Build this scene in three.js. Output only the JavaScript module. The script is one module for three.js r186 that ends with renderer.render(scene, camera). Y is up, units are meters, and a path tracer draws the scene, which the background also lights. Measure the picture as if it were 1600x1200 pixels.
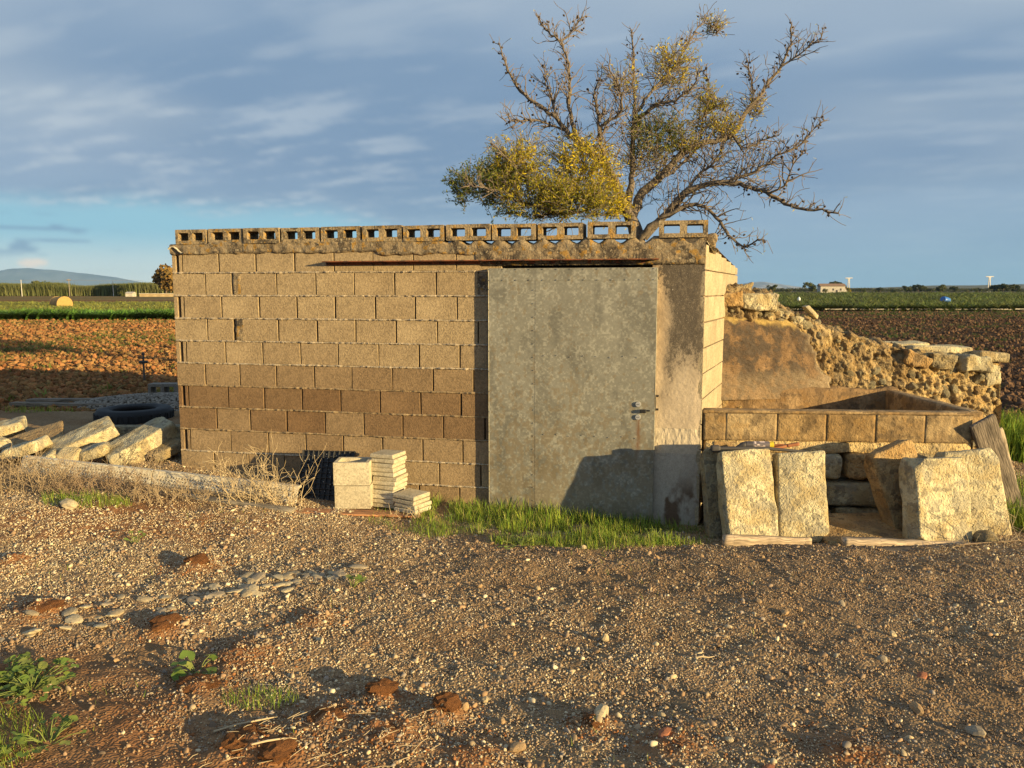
import * as THREE from 'three';
import { mergeGeometries, mergeVertices } from 'three/addons/utils/BufferGeometryUtils.js';

// ---------------------------------------------------------------- camera, sky, sun, exposure
const EXPOSURE = 2.2;
const scene = new THREE.Scene();
const camera = new THREE.PerspectiveCamera(51.65, 4 / 3, 0.1, 30000);
camera.position.set(0, 1.7, 0);
camera.rotation.x = -Math.atan(146 / 1240);
scene.add(camera);
const renderer = new THREE.WebGLRenderer({ antialias: true });
renderer.setSize(1024, 768);
renderer.toneMapping = THREE.LinearToneMapping;
renderer.toneMappingExposure = EXPOSURE;
renderer.shadowMap.enabled = true;

const SUN_AZ = 54 * Math.PI / 180, SUN_EL = 8.8 * Math.PI / 180;
const SUN = new THREE.Vector3(Math.sin(SUN_AZ) * Math.cos(SUN_EL), Math.sin(SUN_EL), Math.cos(SUN_AZ) * Math.cos(SUN_EL));
const sun = new THREE.DirectionalLight(new THREE.Color().setRGB(1, 0.75, 0.36), 5.0);
sun.position.copy(SUN).multiplyScalar(60).add(new THREE.Vector3(0, 0, -8));
sun.target.position.set(0, 0, -8);
sun.castShadow = true;
sun.shadow.mapSize.set(4096, 4096);
Object.assign(sun.shadow.camera, { left: -20, right: 20, top: 14, bottom: -14, near: 1, far: 140 });
sun.shadow.bias = -0.0004;
scene.add(sun, sun.target);

// ---------------------------------------------------------------- helpers: random numbers, noise
const rng = (a) => () => { a |= 0; a = a + 0x6D2B79F5 | 0; let t = Math.imul(a ^ a >>> 15, 1 | a); t = t + Math.imul(t ^ t >>> 7, 61 | t) ^ t; return ((t ^ t >>> 14) >>> 0) / 4294967296; };
const hash = (x, y, z) => { let h = Math.imul(x, 374761393) + Math.imul(y, 668265263) + Math.imul(z, 2147483647 - 1640531527); h = Math.imul(h ^ h >>> 13, 1274126177); h = Math.imul(h ^ h >>> 16, 2246822519 | 0); return ((h ^ h >>> 15) >>> 0) / 4294967296; };
const fade = (t) => t * t * (3 - 2 * t);
const mod = (a, n) => ((a % n) + n) % n;
const clamp = (x, a = 0, b = 1) => Math.min(b, Math.max(a, x));
const lerp = (a, b, t) => a + (b - a) * t;
const sstep = (a, b, x) => fade(clamp((x - a) / (b - a)));
function noise3(x, y, z) {
  const X = Math.floor(x), Y = Math.floor(y), Z = Math.floor(z), u = fade(x - X), v = fade(y - Y), w = fade(z - Z);
  const a = lerp(lerp(hash(X, Y, Z), hash(X + 1, Y, Z), u), lerp(hash(X, Y + 1, Z), hash(X + 1, Y + 1, Z), u), v);
  const b = lerp(lerp(hash(X, Y, Z + 1), hash(X + 1, Y, Z + 1), u), lerp(hash(X, Y + 1, Z + 1), hash(X + 1, Y + 1, Z + 1), u), v);
  return lerp(a, b, w);
}
function fbm3(x, y, z, o = 4) { let s = 0, a = 0.5, n = 0; for (let i = 0; i < o; i++) { s += a * noise3(x, y, z); n += a; a *= 0.5; x = x * 2.03 + 17.1; y = y * 2.03 + 3.7; z = z * 2.03 + 9.2; } return s / n; }
function noise2(x, y, seed = 0, p = 0) {
  const X = Math.floor(x), Y = Math.floor(y), u = fade(x - X), v = fade(y - Y);
  const k = p ? (i, j) => hash(mod(i, p), mod(j, p), seed) : (i, j) => hash(i, j, seed);
  return lerp(lerp(k(X, Y), k(X + 1, Y), u), lerp(k(X, Y + 1), k(X + 1, Y + 1), u), v);
}
// fbm over the unit square that tiles; f = cells across
function tileFbm(u, v, f, o, seed) { let s = 0, a = 0.5, n = 0; for (let i = 0; i < o; i++) { s += a * noise2(u * f, v * f, seed + i, f); n += a; a *= 0.55; f *= 2; } return s / n; }
function fbm2(x, y, o = 4, seed = 0) { let s = 0, a = 0.5, n = 0; for (let i = 0; i < o; i++) { s += a * noise2(x, y, seed + i); n += a; a *= 0.5; x *= 2.03; y *= 2.03; } return s / n; }
// distance to the nearest of scattered points, for lumps
function cell2(x, y, seed = 0) { const X = Math.floor(x), Y = Math.floor(y); let d = 9; for (let i = -1; i <= 1; i++) for (let j = -1; j <= 1; j++) { const px = X + i + hash(X + i, Y + j, seed), py = Y + j + hash(X + i, Y + j, seed + 77); d = Math.min(d, (px - x) ** 2 + (py - y) ** 2); } return Math.sqrt(d); }
const s2l = (c) => { c /= 255; return c <= 0.04045 ? c / 12.92 : ((c + 0.055) / 1.055) ** 2.4; };
const l2s = (c) => { c = clamp(c); return 255 * (c <= 0.0031308 ? c * 12.92 : 1.055 * c ** (1 / 2.4) - 0.055); };
const srgb = (r, g, b) => [s2l(r), s2l(g), s2l(b)];
const mix3 = (a, b, t) => [lerp(a[0], b[0], t), lerp(a[1], b[1], t), lerp(a[2], b[2], t)];

// ---------------------------------------------------------------- the sky: blue-grey cloud sheet with a clear band low on one side
{
  const W = 2048, H = 1024, data = new Float32Array(W * H * 4);
  const cDark = srgb(128, 155, 184), cMid = srgb(146, 170, 196), cPale = srgb(178, 192, 204), cWhite = srgb(196, 208, 217);
  const clearHi = srgb(152, 199, 218), clearLo = srgb(222, 231, 224), low = srgb(152, 181, 201), up = srgb(122, 148, 180), earth = [0.12, 0.09, 0.06];
  for (let j = 0; j < H; j++) for (let i = 0; i < W; i++) {
    const th = ((i + 0.5) / W - 0.5) * 2 * Math.PI, el = ((j + 0.5) / H - 0.5) * Math.PI, ce = Math.cos(el);
    const x = Math.cos(th) * ce, y = Math.sin(el), z = Math.sin(th) * ce, e = el * 180 / Math.PI, az = Math.atan2(x, -z) * 180 / Math.PI;
    let c;
    if (e < -0.6) c = earth;
    else {
      const k = 1 / (Math.max(y, 0) + 0.09), px = x * k, pz = z * k;
      const rx = px * 0.93 + pz * 0.37, rz = -px * 0.37 + pz * 0.93;
      const big = fbm2(rx * 0.55 + 3.1, rz * 0.8 + 1.7, 4, 11), streak = fbm2(rx * 1.6 + 9, rz * 4.6 + 4, 5, 23), fine = fbm2(rx * 4.2 + 2, rz * 13 + 4, 4, 41), soft = fbm2(px * 0.45 + 20, pz * 0.45 + 7, 3, 57);
      let g = mix3(cDark, cMid, sstep(0.3, 0.65, big));
      g = mix3(g, cPale, 0.75 * sstep(0.46, 0.8, soft) * sstep(5, 15, e));
      g = mix3(g, cPale, 0.6 * sstep(8, 19, e) * sstep(0.35, 0.7, big));
      g = mix3(g, cPale, 0.9 * sstep(12, 28, az) * sstep(4, 13, e) * (1 - sstep(100, 140, Math.abs(az))) * sstep(0.3, 0.6, soft + 0.1));
      const wisp = sstep(0.47, 0.72, streak * 0.55 + fine * 0.45);
      g = mix3(g, cWhite, wisp * (0.26 + 0.3 * sstep(2, -18, az) * sstep(17, 9, e)));
      g = mix3(g, low, sstep(9, 1.0, e) * 0.85);
      g = mix3(g, up, sstep(24, 60, e) * 0.7);
      const clear = mix3(clearLo, clearHi, sstep(0.3, 4.2, e));
      const edge = lerp(-2.5, 5.0, sstep(9, -14, az)) + (fbm2(az * 0.12, e * 0.4, 4, 71) - 0.5) * 1.6;
      const cover = az < -90 || az > 90 ? sstep(-1, 5, e) : sstep(edge - 0.7, edge + 1.5, e);
      g = mix3(clear, g, cover);
      g = mix3(g, cWhite, 0.5 * sstep(0.9, 0.2, Math.abs(e - edge - 0.5)) * sstep(0.45, 0.7, fine) * sstep(0, -12, az) * (az > -90 ? 1 : 0));
      // low dark slips and the sunlit cap cloud over the mountain
      g = mix3(g, srgb(128, 158, 186), 0.75 * sstep(0.62, 0.75, fbm2(az * 0.35 + 5, e * 3.2, 3, 83)) * sstep(-24, -30, az) * sstep(1.8, 2.6, e) * sstep(5, 4, e));
      const pu = Math.hypot((az + 30.9) / 0.95, (e - 1.62) / (e < 1.62 ? 0.25 : 0.36)) + (fbm2(az * 2.2, e * 2.2, 3, 5) - 0.5) * 0.9;
      g = mix3(g, srgb(246, 230, 212), sstep(1.05, 0.55, pu));
      const sd = Math.max(0, x * SUN.x + y * SUN.y + z * SUN.z);
      c = [g[0] + 1.6 * sd ** 40 + 0.25 * sd ** 6, g[1] + 1.1 * sd ** 40 + 0.17 * sd ** 6, g[2] + 0.6 * sd ** 40 + 0.08 * sd ** 6];
    }
    const o = (j * W + i) * 4;
    data[o] = c[0] / EXPOSURE; data[o + 1] = c[1] / EXPOSURE; data[o + 2] = c[2] / EXPOSURE; data[o + 3] = 1;
  }
  const t = new THREE.DataTexture(data, W, H, THREE.RGBAFormat, THREE.FloatType);
  t.mapping = THREE.EquirectangularReflectionMapping; t.magFilter = THREE.LinearFilter; t.needsUpdate = true;
  scene.background = t; scene.environment = t;
}

// ---------------------------------------------------------------- helpers: textures and materials
function tex(w, h, fn, bump) {                       // fn(u, v) gives linear rgb 0..1 (or one number for relief)
  const d = new Uint8Array(w * h * 4);
  for (let j = 0; j < h; j++) for (let i = 0; i < w; i++) {
    const c = fn((i + 0.5) / w, (j + 0.5) / h), o = (j * w + i) * 4;
    if (bump) d[o] = d[o + 1] = d[o + 2] = 255 * clamp(c); else { d[o] = l2s(c[0]); d[o + 1] = l2s(c[1]); d[o + 2] = l2s(c[2]); }
    d[o + 3] = 255;
  }
  const t = new THREE.DataTexture(d, w, h);
  t.wrapS = t.wrapT = THREE.RepeatWrapping; t.magFilter = THREE.LinearFilter; t.minFilter = THREE.LinearMipmapLinearFilter; t.generateMipmaps = true;
  if (!bump) t.colorSpace = THREE.SRGBColorSpace;
  t.needsUpdate = true;
  return t;
}
const col = (r, g, b) => new THREE.Color().setRGB(r, g, b);
const mat = (c, o = {}) => new THREE.MeshStandardMaterial({ color: c, roughness: 0.95, ...o });
const earthMat = (c, o = {}) => new THREE.MeshPhysicalMaterial({ color: c, roughness: 1, specularIntensity: 0.15, ...o });   // dry earth: no sheen

// concrete grain, 1 = 0.7 m across
const tConcrete = tex(1024, 1024, (u, v) => {
  const a = tileFbm(u, v, 6, 4, 1), b = tileFbm(u, v, 64, 3, 9), s = noise2(u * 256, v * 256, 31, 256);
  let k = 0.62 + 0.3 * (a - 0.5) + 0.5 * (b - 0.5);
  if (s > 0.9) k -= 0.22; else if (s < 0.1) k += 0.16;
  return [k, k * (0.985 + 0.03 * a), k * (0.97 + 0.06 * a)];
});
const bConcrete = tex(1024, 1024, (u, v) => 0.5 + 0.7 * (tileFbm(u, v, 90, 3, 5) - 0.5) - (noise2(u * 170, v * 170, 14, 170) > 0.88 ? 0.35 : 0), true);
// weathered mortar and render with grey, black and ochre lichen
const tLichen = tex(1024, 1024, (u, v) => {
  const a = tileFbm(u, v, 9, 5, 61), b = tileFbm(u, v, 40, 4, 67), s = noise2(u * 200, v * 200, 3, 200), y = tileFbm(u, v, 22, 4, 91);
  let c = mix3([0.46, 0.38, 0.27], [0.12, 0.1, 0.08], sstep(0.4, 0.62, a * 0.5 + b * 0.5));
  c = mix3(c, [0.62, 0.56, 0.44], sstep(0.62, 0.7, b) * 0.7);
  c = mix3(c, [0.55, 0.33, 0.06], sstep(0.62, 0.7, y) * 0.75);
  const k = 0.8 + 0.5 * (s - 0.5); return c.map((x) => x * k);
});
const bRough = tex(1024, 1024, (u, v) => tileFbm(u, v, 28, 5, 17) * 0.8 + 0.2 * noise2(u * 128, v * 128, 4, 128), true);
// sandy limestone: pitted, cream, with tan and grey-green blotches
const tLime = tex(1024, 1024, (u, v) => {
  const a = tileFbm(u, v, 5, 5, 101), b = tileFbm(u, v, 30, 4, 107), p = noise2(u * 120, v * 120, 5, 120), g = tileFbm(u, v, 8, 4, 131);
  let c = mix3([0.78, 0.7, 0.5], [0.56, 0.45, 0.27], sstep(0.38, 0.66, a));
  c = mix3(c, [0.4, 0.37, 0.31], sstep(0.5, 0.66, g) * 0.65); c = mix3(c, [0.2, 0.18, 0.15], sstep(0.6, 0.68, tileFbm(u, v, 16, 5, 137)) * 0.6);
  c = mix3(c, [0.3, 0.24, 0.15], sstep(0.64, 0.74, b) * 0.7);
  if (p > 0.92) c = c.map((x) => x * 0.62);
  const k = 0.9 + 0.35 * (b - 0.5); return c.map((x) => x * k);
});
const bLime = tex(1024, 1024, (u, v) => 0.4 * tileFbm(u, v, 14, 5, 109) + 0.6 * tileFbm(u, v, 70, 3, 113) - (noise2(u * 90, v * 90, 8, 90) > 0.86 ? 0.3 : 0), true);
// old cement: tan with darker damp blotches and ochre bloom
const tCement = tex(1024, 1024, (u, v) => {
  const a = tileFbm(u, v, 4, 5, 151), b = tileFbm(u, v, 34, 4, 157), s = noise2(u * 220, v * 220, 3, 220), y = tileFbm(u, v, 7, 5, 163), d = tileFbm(u, v, 11, 5, 167);
  let c = mix3([0.68, 0.57, 0.4], [0.48, 0.38, 0.25], sstep(0.38, 0.62, a));
  c = mix3(c, [0.56, 0.38, 0.15], sstep(0.55, 0.68, y) * 0.35); c = mix3(c, [0.24, 0.195, 0.145], sstep(0.5, 0.64, d) * 0.7);
  const k = 0.86 + 0.45 * (b - 0.5) + 0.3 * (s - 0.5); return c.map((x) => x * k);
});
const tWood = tex(512, 512, (u, v) => {
  const g = tileFbm(u * 1, v, 4, 3, 201), l = noise2(u * 4, v * 64 + g * 6, 7, 64), f = noise2(u * 16, v * 256, 9, 256);
  const k = 0.5 + 0.45 * (l - 0.5) + 0.3 * (f - 0.5) + 0.4 * (g - 0.5); return [k, k * 0.95, k * 0.9];
});
const bWood = tex(512, 512, (u, v) => 0.6 * noise2(u * 5, v * 90, 7, 90) + 0.4 * noise2(u * 12, v * 256, 9, 256), true);
const tRust = tex(512, 512, (u, v) => { const a = tileFbm(u, v, 8, 5, 301), b = tileFbm(u, v, 50, 3, 307); return mix3([0.26, 0.085, 0.035], [0.07, 0.035, 0.025], sstep(0.4, 0.65, a * 0.6 + b * 0.4)); });
// bare soil with grit, 1 = 2 m
const tSoil = tex(1024, 1024, (u, v) => {
  const a = tileFbm(u, v, 7, 5, 401), b = tileFbm(u, v, 64, 3, 409), s = noise2(u * 256, v * 256, 19, 256), q = noise2(u * 140, v * 140, 23, 140);
  let c = mix3([0.5, 0.47, 0.43], [0.86, 0.82, 0.76], a * 0.5 + b * 0.5);
  if (s > 0.86) c = c.map((x) => x * 1.35); else if (s < 0.15) c = c.map((x) => x * 0.6);
  if (q > 0.93) c = [0.98, 0.9, 0.75];
  return c;
});
const bSoil = tex(1024, 1024, (u, v) => 0.5 * tileFbm(u, v, 48, 4, 421) + 0.5 * noise2(u * 220, v * 220, 25, 220), true);

// ---------------------------------------------------------------- helpers: objects
const taken = {};
const numbered = (n) => { const k = taken[n] = (taken[n] ?? -1) + 1; return k ? `${n}_${String(k).padStart(3, '0')}` : n; };
function tag(o, label, category, group) { o.userData.label = label; o.userData.category = category; if (group) o.userData.group = group; return o; }
function thing(name, label, category, [x, y, z] = [0, 0, 0], turn = 0, group) { const o = new THREE.Group(); o.name = numbered(name); o.position.set(x, y, z); o.rotation.y = turn; scene.add(o); return tag(o, label, category, group); }
function part(name, geo, m, parent, [x, y, z] = [0, 0, 0], rot) { const o = new THREE.Mesh(geo, m); o.name = name; o.position.set(x, y, z); if (rot) o.rotation.set(...rot); parent.add(o); return o; }
function solo(name, geo, m, label, category, pos = [0, 0, 0], rot = [0, 0, 0], group) { const o = part(numbered(name), geo, m, scene, pos, rot); return tag(o, label, category, group); }
function structure(name, geo, m, label) { const o = part(numbered(name), geo, m, scene); o.userData.kind = 'structure'; if (label) o.userData.label = label; return o; }
const _m = new THREE.Matrix4(), _q = new THREE.Quaternion(), _e = new THREE.Euler(), _v = new THREE.Vector3(), _s = new THREE.Vector3(), _c = new THREE.Color();
// many tiny copies nobody could count; list of [x, y, z, rx, ry, rz, sx, sy, sz, r, g, b]
function stuff(name, geo, m, list, parent, label, category) {
  const o = new THREE.InstancedMesh(geo, m, list.length); o.name = parent ? name : numbered(name);
  list.forEach((a, i) => {
    _m.compose(_v.set(a[0], a[1], a[2]), _q.setFromEuler(_e.set(a[3], a[4], a[5], 'YXZ')), _s.set(a[6], a[7], a[8])); o.setMatrixAt(i, _m);
    if (a.length > 9) o.setColorAt(i, _c.setRGB(a[9], a[10], a[11]));
  });
  o.userData.kind = 'stuff'; if (label) tag(o, label, category);
  (parent ?? scene).add(o); return o;
}
// uv in metres / size, projected along each face's main axis
function boxUV(geo, size = 1, ou = 0, ov = 0) {
  const g = geo.index ? geo.toNonIndexed() : geo, p = g.attributes.position, uv = new Float32Array(p.count * 2), a = new THREE.Vector3(), b = new THREE.Vector3(), c = new THREE.Vector3(), n = new THREE.Vector3();
  for (let i = 0; i < p.count; i += 3) {
    a.fromBufferAttribute(p, i); b.fromBufferAttribute(p, i + 1); c.fromBufferAttribute(p, i + 2);
    n.copy(b).sub(a).cross(c.clone().sub(a)); const x = Math.abs(n.x), y = Math.abs(n.y), z = Math.abs(n.z);
    [a, b, c].forEach((q, k) => { const [s, t] = z >= x && z >= y ? [q.x, q.y] : x >= y ? [q.z + 0.37, q.y] : [q.x, q.z + 0.19]; uv[(i + k) * 2] = s / size + ou; uv[(i + k) * 2 + 1] = t / size + ov; });
  }
  g.setAttribute('uv', new THREE.BufferAttribute(uv, 2)); return g;
}
// a box with chamfered edges (44 triangles), its corners a little uneven
function chamfer(w, h, d, b, uneven = 0, seed = 1, size = 0.7) {
  const R = rng(seed), H = [w / 2, h / 2, d / 2], V = {}, pos = [];
  const jit = {};
  const vert = (a, s) => {                            // corner with signs s, on the face across axis a
    const k = a + s.join(); if (V[k]) return V[k];
    const ck = s.join(); jit[ck] ??= [0, 1, 2].map(() => (R() - 0.5) * 2 * uneven);
    return V[k] = [0, 1, 2].map((i) => s[i] * (i === a ? H[i] : H[i] - b) + jit[ck][i]);
  };
  const tri = (p, q, r, n) => { const ab = [0, 1, 2].map((i) => q[i] - p[i]), ac = [0, 1, 2].map((i) => r[i] - p[i]); const c = (ab[1] * ac[2] - ab[2] * ac[1]) * n[0] + (ab[2] * ac[0] - ab[0] * ac[2]) * n[1] + (ab[0] * ac[1] - ab[1] * ac[0]) * n[2]; c >= 0 ? pos.push(...p, ...q, ...r) : pos.push(...p, ...r, ...q); };
  const quad = (p, q, r, t, n) => { tri(p, q, r, n); tri(p, r, t, n); };
  for (let a = 0; a < 3; a++) for (const s of [-1, 1]) {
    const [i, j] = [(a + 1) % 3, (a + 2) % 3], S = (x, y) => { const o = [0, 0, 0]; o[a] = s; o[i] = x; o[j] = y; return o; }, n = [0, 0, 0]; n[a] = s;
    quad(vert(a, S(-1, -1)), vert(a, S(1, -1)), vert(a, S(1, 1)), vert(a, S(-1, 1)), n);
    for (const t of [-1, 1]) { const m = [0, 0, 0]; m[a] = s; m[i] = t; quad(vert(a, S(t, -1)), vert(i, S(t, -1)), vert(i, S(t, 1)), vert(a, S(t, 1)), m); }
  }
  for (const x of [-1, 1]) for (const y of [-1, 1]) for (const z of [-1, 1]) tri(vert(0, [x, y, z]), vert(1, [x, y, z]), vert(2, [x, y, z]), [x, y, z]);
  const g = new THREE.BufferGeometry(); g.setAttribute('position', new THREE.Float32BufferAttribute(pos, 3)); g.computeVertexNormals();
  return boxUV(g, size, R(), R());
}
// a rough hewn block: rounded edges, lumpy faces
function rough(w, h, d, { seg = 0.03, round = 0.02, amp = 0.012, freq = 9, seed = 1, size = 0.8, skew = 0, sharp = false, chips = 0 } = {}) {
  const n = (x) => clamp(Math.round(x / seg), 2, 40);
  let g = new THREE.BoxGeometry(w, h, d, n(w), n(h), n(d)); g.deleteAttribute('uv'); g.deleteAttribute('normal'); g = mergeVertices(g, 1e-5);
  const p = g.attributes.position, R = rng(seed), o = R() * 50, H = [w / 2, h / 2, d / 2], r = Math.min(round, ...H.map((x) => x * 0.95)), k = [R() - 0.5, R() - 0.5, R() - 0.5].map((x) => x * skew);
  // broken corners and arrises: planes that cut a little off
  const cuts = Array.from({ length: chips }, () => { const s = [0, 1, 2].map(() => (R() < 0.5 ? -1 : 1)), n = s.map((q) => q * (0.15 + R())), l = Math.hypot(...n), u = n.map((q) => q / l); return [...u, Math.abs(u[0]) * H[0] + Math.abs(u[1]) * H[1] + Math.abs(u[2]) * H[2] - (0.015 + 0.05 * R() ** 1.5)]; });
  for (let i = 0; i < p.count; i++) {
    const q = [p.getX(i), p.getY(i), p.getZ(i)], c = q.map((x, a) => clamp(x, -H[a] + r, H[a] - r)), e = q.map((x, a) => x - c[a]), l = Math.hypot(...e) || 1;
    const out = e.map((x) => x / l), f = fbm3(q[0] * freq + o, q[1] * freq, q[2] * freq, 4) - 0.5, f2 = fbm3(q[0] * freq * 0.35 + o, q[1] * freq * 0.35 + 7, q[2] * freq * 0.35, 2) - 0.5;
    const m = r + 2 * amp * f + 2.4 * amp * f2;
    let [x, y, z] = c.map((v, a) => v + out[a] * m);
    for (const [a, b, c2, o2] of cuts) { const over = a * x + b * y + c2 * z - o2 - 0.012 * (f + f2); if (over > 0) { x -= a * over; y -= b * over; z -= c2 * over; } }
    x *= 1 + k[0] * y / h; z *= 1 + k[1] * y / h; y *= 1 + k[2] * x / w;
    p.setXYZ(i, x, y, z);
  }
  if (sharp) g = g.toNonIndexed();
  g.computeVertexNormals(); return boxUV(g, size, R(), R());
}
// facets: every face its own normal
const faceted = (g) => { const q = g.toNonIndexed(); q.computeVertexNormals(); return q; };
// a rounded stone or clod
function pebble(detail, seed, amp = 0.35, flat = 1) {
  let g = new THREE.IcosahedronGeometry(1, detail); g.deleteAttribute('uv'); g.deleteAttribute('normal'); g = mergeVertices(g, 1e-4);
  const p = g.attributes.position;
  for (let i = 0; i < p.count; i++) { const x = p.getX(i), y = p.getY(i), z = p.getZ(i), f = 1 + amp * 2 * (fbm3(x * 1.4 + seed * 7, y * 1.4 + 3, z * 1.4, 3) - 0.5); p.setXYZ(i, x * f, y * f * flat, z * f); }
  g.computeVertexNormals(); return g;
}
function tube(pts, radii, sides = 6) {               // tapered tube through points
  const P = pts.map((q) => q.isVector3 ? q : new THREE.Vector3(...q)), pos = [], idx = [], up = new THREE.Vector3(0.31, 0.2, 0.93), T = new THREE.Vector3(), A = new THREE.Vector3(), B = new THREE.Vector3();
  P.forEach((q, i) => {
    T.copy(P[Math.min(i + 1, P.length - 1)]).sub(P[Math.max(i - 1, 0)]).normalize();
    A.crossVectors(T, up); if (A.lengthSq() < 1e-4) A.crossVectors(T, _v.set(1, 0, 0)); A.normalize(); B.crossVectors(T, A); up.copy(A).cross(T).normalize();
    for (let s = 0; s < sides; s++) { const a = s / sides * 2 * Math.PI, r = radii[i]; pos.push(q.x + r * (A.x * Math.cos(a) + B.x * Math.sin(a)), q.y + r * (A.y * Math.cos(a) + B.y * Math.sin(a)), q.z + r * (A.z * Math.cos(a) + B.z * Math.sin(a))); }
    if (i) for (let s = 0; s < sides; s++) { const a = (i - 1) * sides + s, b = (i - 1) * sides + (s + 1) % sides; idx.push(a, b, a + sides, b, b + sides, a + sides); }
  });
  const n = P.length - 1; for (let s = 1; s < sides - 1; s++) { idx.push(0, s + 1, s); idx.push(n * sides, n * sides + s, n * sides + s + 1); }
  const g = new THREE.BufferGeometry(); g.setAttribute('position', new THREE.Float32BufferAttribute(pos, 3)); g.setIndex(idx); g.computeVertexNormals();
  g.setAttribute('uv', new THREE.Float32BufferAttribute(new Float32Array(pos.length / 3 * 2).map((_, i) => pos[Math.floor(i / 2) * 3 + (i % 2)] * 2), 2)); return g;
}
function sheet(xs, zs, fn) {                         // a ground sheet; fn(x, z) gives [y] or [y, r, g, b]
  const pos = [], colr = [], uv = [], idx = [], nx = xs.length;
  for (const z of zs) for (const x of xs) { const a = fn(x, z); pos.push(x, a[0], z); uv.push(x, z); if (a.length > 1) colr.push(a[1], a[2], a[3]); }
  for (let j = 0; j + 1 < zs.length; j++) for (let i = 0; i + 1 < nx; i++) { const a = j * nx + i; idx.push(a, a + 1, a + nx, a + 1, a + nx + 1, a + nx); }
  const g = new THREE.BufferGeometry(); g.setAttribute('position', new THREE.Float32BufferAttribute(pos, 3)); g.setAttribute('uv', new THREE.Float32BufferAttribute(uv, 2));
  if (colr.length) g.setAttribute('color', new THREE.Float32BufferAttribute(colr, 3));
  g.setIndex(idx); g.computeVertexNormals(); return g;
}
const range = (a, b, n) => Array.from({ length: n + 1 }, (_, i) => a + (b - a) * i / n);
const scaled = (t, k) => { const c = t.clone(); c.repeat.set(k, k); c.needsUpdate = true; return c; };

// ================================================================ the setting: ground, fields, hills
const baseH = (x, z) => 0.1 * sstep(6.3, 8.8, -z) + 0.09 * sstep(1, 3.6, -x) * sstep(3.5, 6.8, -z) - 0.17 * Math.exp(-(((x - 1.2) / 2.3) ** 2) - ((z + 6.2) / 0.95) ** 2);
const ruts = (x, z) => { const t = z + 3.35 - 0.16 * (x + 0.3) + 0.25 * (fbm2(x * 0.5, 3, 2, 5) - 0.5); return -0.028 * Math.exp(-((t / 0.22) ** 2)) - 0.016 * Math.exp(-(((t + 1.45) / 0.3) ** 2)); };
// lumps of trodden red earth [x, z, radius, height]
const LUMPS = [[-0.55, -3.2, 0.085, 0.05], [-0.27, -3.07, 0.08, 0.055], [-0.72, -3.0, 0.13, 0.045], [-0.48, -2.88, 0.12, 0.04], [0.32, -2.95, 0.06, 0.03], [-1.0, -2.8, 0.12, 0.05], [-0.86, -2.72, 0.12, 0.04], [-1.35, -3.25, 0.12, 0.035], [-1.75, -3.85, 0.12, 0.04], [-2.5, -4.05, 0.14, 0.045], [-2.95, -4.0, 0.14, 0.04], [-1.95, -4.75, 0.11, 0.05], [-3.1, -4.75, 0.12, 0.04], [-1.02, -3.95, 0.09, 0.03], [-1.28, -3.55, 0.16, 0.035], [0.6, -2.8, 0.1, 0.025], [-0.15, -2.75, 0.1, 0.03], [1.25, -2.75, 0.12, 0.02]];
const redness = (x, z) => { let r = 0.75 * sstep(0.52, 0.7, fbm2(x * 0.9 + 4, z * 0.9, 4, 91)) * sstep(1.2, -1.5, x); for (const [a, b, s] of LUMPS) r = Math.max(r, Math.exp(-((x - a) ** 2 + (z - b) ** 2) / (s * s * 1.6))); return clamp(r); };
function yardH(x, z) {
  let y = baseH(x, z) + ruts(x, z) + 0.055 * (fbm2(x * 1.1 + 9, z * 1.1, 3, 7) - 0.5) + 0.03 * (fbm2(x * 5, z * 5, 3, 17) - 0.5);
  for (const [a, b, s, h] of LUMPS) { const d = ((x - a) ** 2 + (z - b) ** 2) / (s * s); if (d < 6) y += h * Math.exp(-d) * (0.6 + 0.9 * fbm2(x * 22, z * 22, 2, 3)); }
  return y;
}
const gritty = (x, z) => clamp(0.25 + 0.95 * sstep(0.38, 0.6, fbm2(x * 0.8 + 30, z * 1.2, 4, 55)) + 0.4 * sstep(-0.3, 1.2, x) * sstep(3.0, 3.6, -z) - 0.75 * sstep(0.55, 0.2, Math.hypot((x + 0.1) / 1.5, (z + 3.75) / 0.42)) - 0.6 * redness(x, z), 0.06, 1);
{
  const g = sheet(range(-7.2, 6.8, 620), range(-1.5, -10, 400), (x, z) => {
    const r = redness(x, z), gr = gritty(x, z), n = fbm2(x * 3, z * 3, 3, 29), fineN = (fbm2(x * 26, z * 26, 2, 37) - 0.5) * 0.014 + (cell2(x * 17, z * 17, 3) - 0.4) * -0.006 * (0.4 + gr);
    let c = mix3([0.32, 0.2, 0.108], [0.39, 0.28, 0.168], gr * 0.6 + 0.4 * n);
    c = mix3(c, [0.38, 0.165, 0.07], r * 0.85);
    return [yardH(x, z) + fineN, c[0], c[1], c[2]];
  });
  structure('gravel_yard', g, earthMat(0xffffff, { vertexColors: true, map: scaled(tSoil, 0.6), bumpMap: scaled(bSoil, 0.6), bumpScale: 0.012, roughness: 1 }), 'brown earth yard strewn with gravel in front of the shed');
}
// the wide ground under and round everything
{
  const xs = [-9000, -4000, -1500, -600, -250, -120, -60, ...range(-30, 30, 40), 60, 120, 250, 600, 1500, 4000, 9000], zs = [4000, 1000, 300, 100, 40, 20, ...range(10, -30, 40), -60, -120, -250, -600, -1500, -4000, -9000];
  structure('ground', sheet(xs, zs, (x, z) => [0.03 - (x > -7.2 && x < 6.8 && z < -1.5 && z > -10 ? 0.4 : z > -1.5 ? 0.05 : 0.0)]), earthMat(col(0.17, 0.12, 0.07), { map: scaled(tSoil, 0.4) }), 'flat farmland reaching to the horizon');
}
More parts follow.
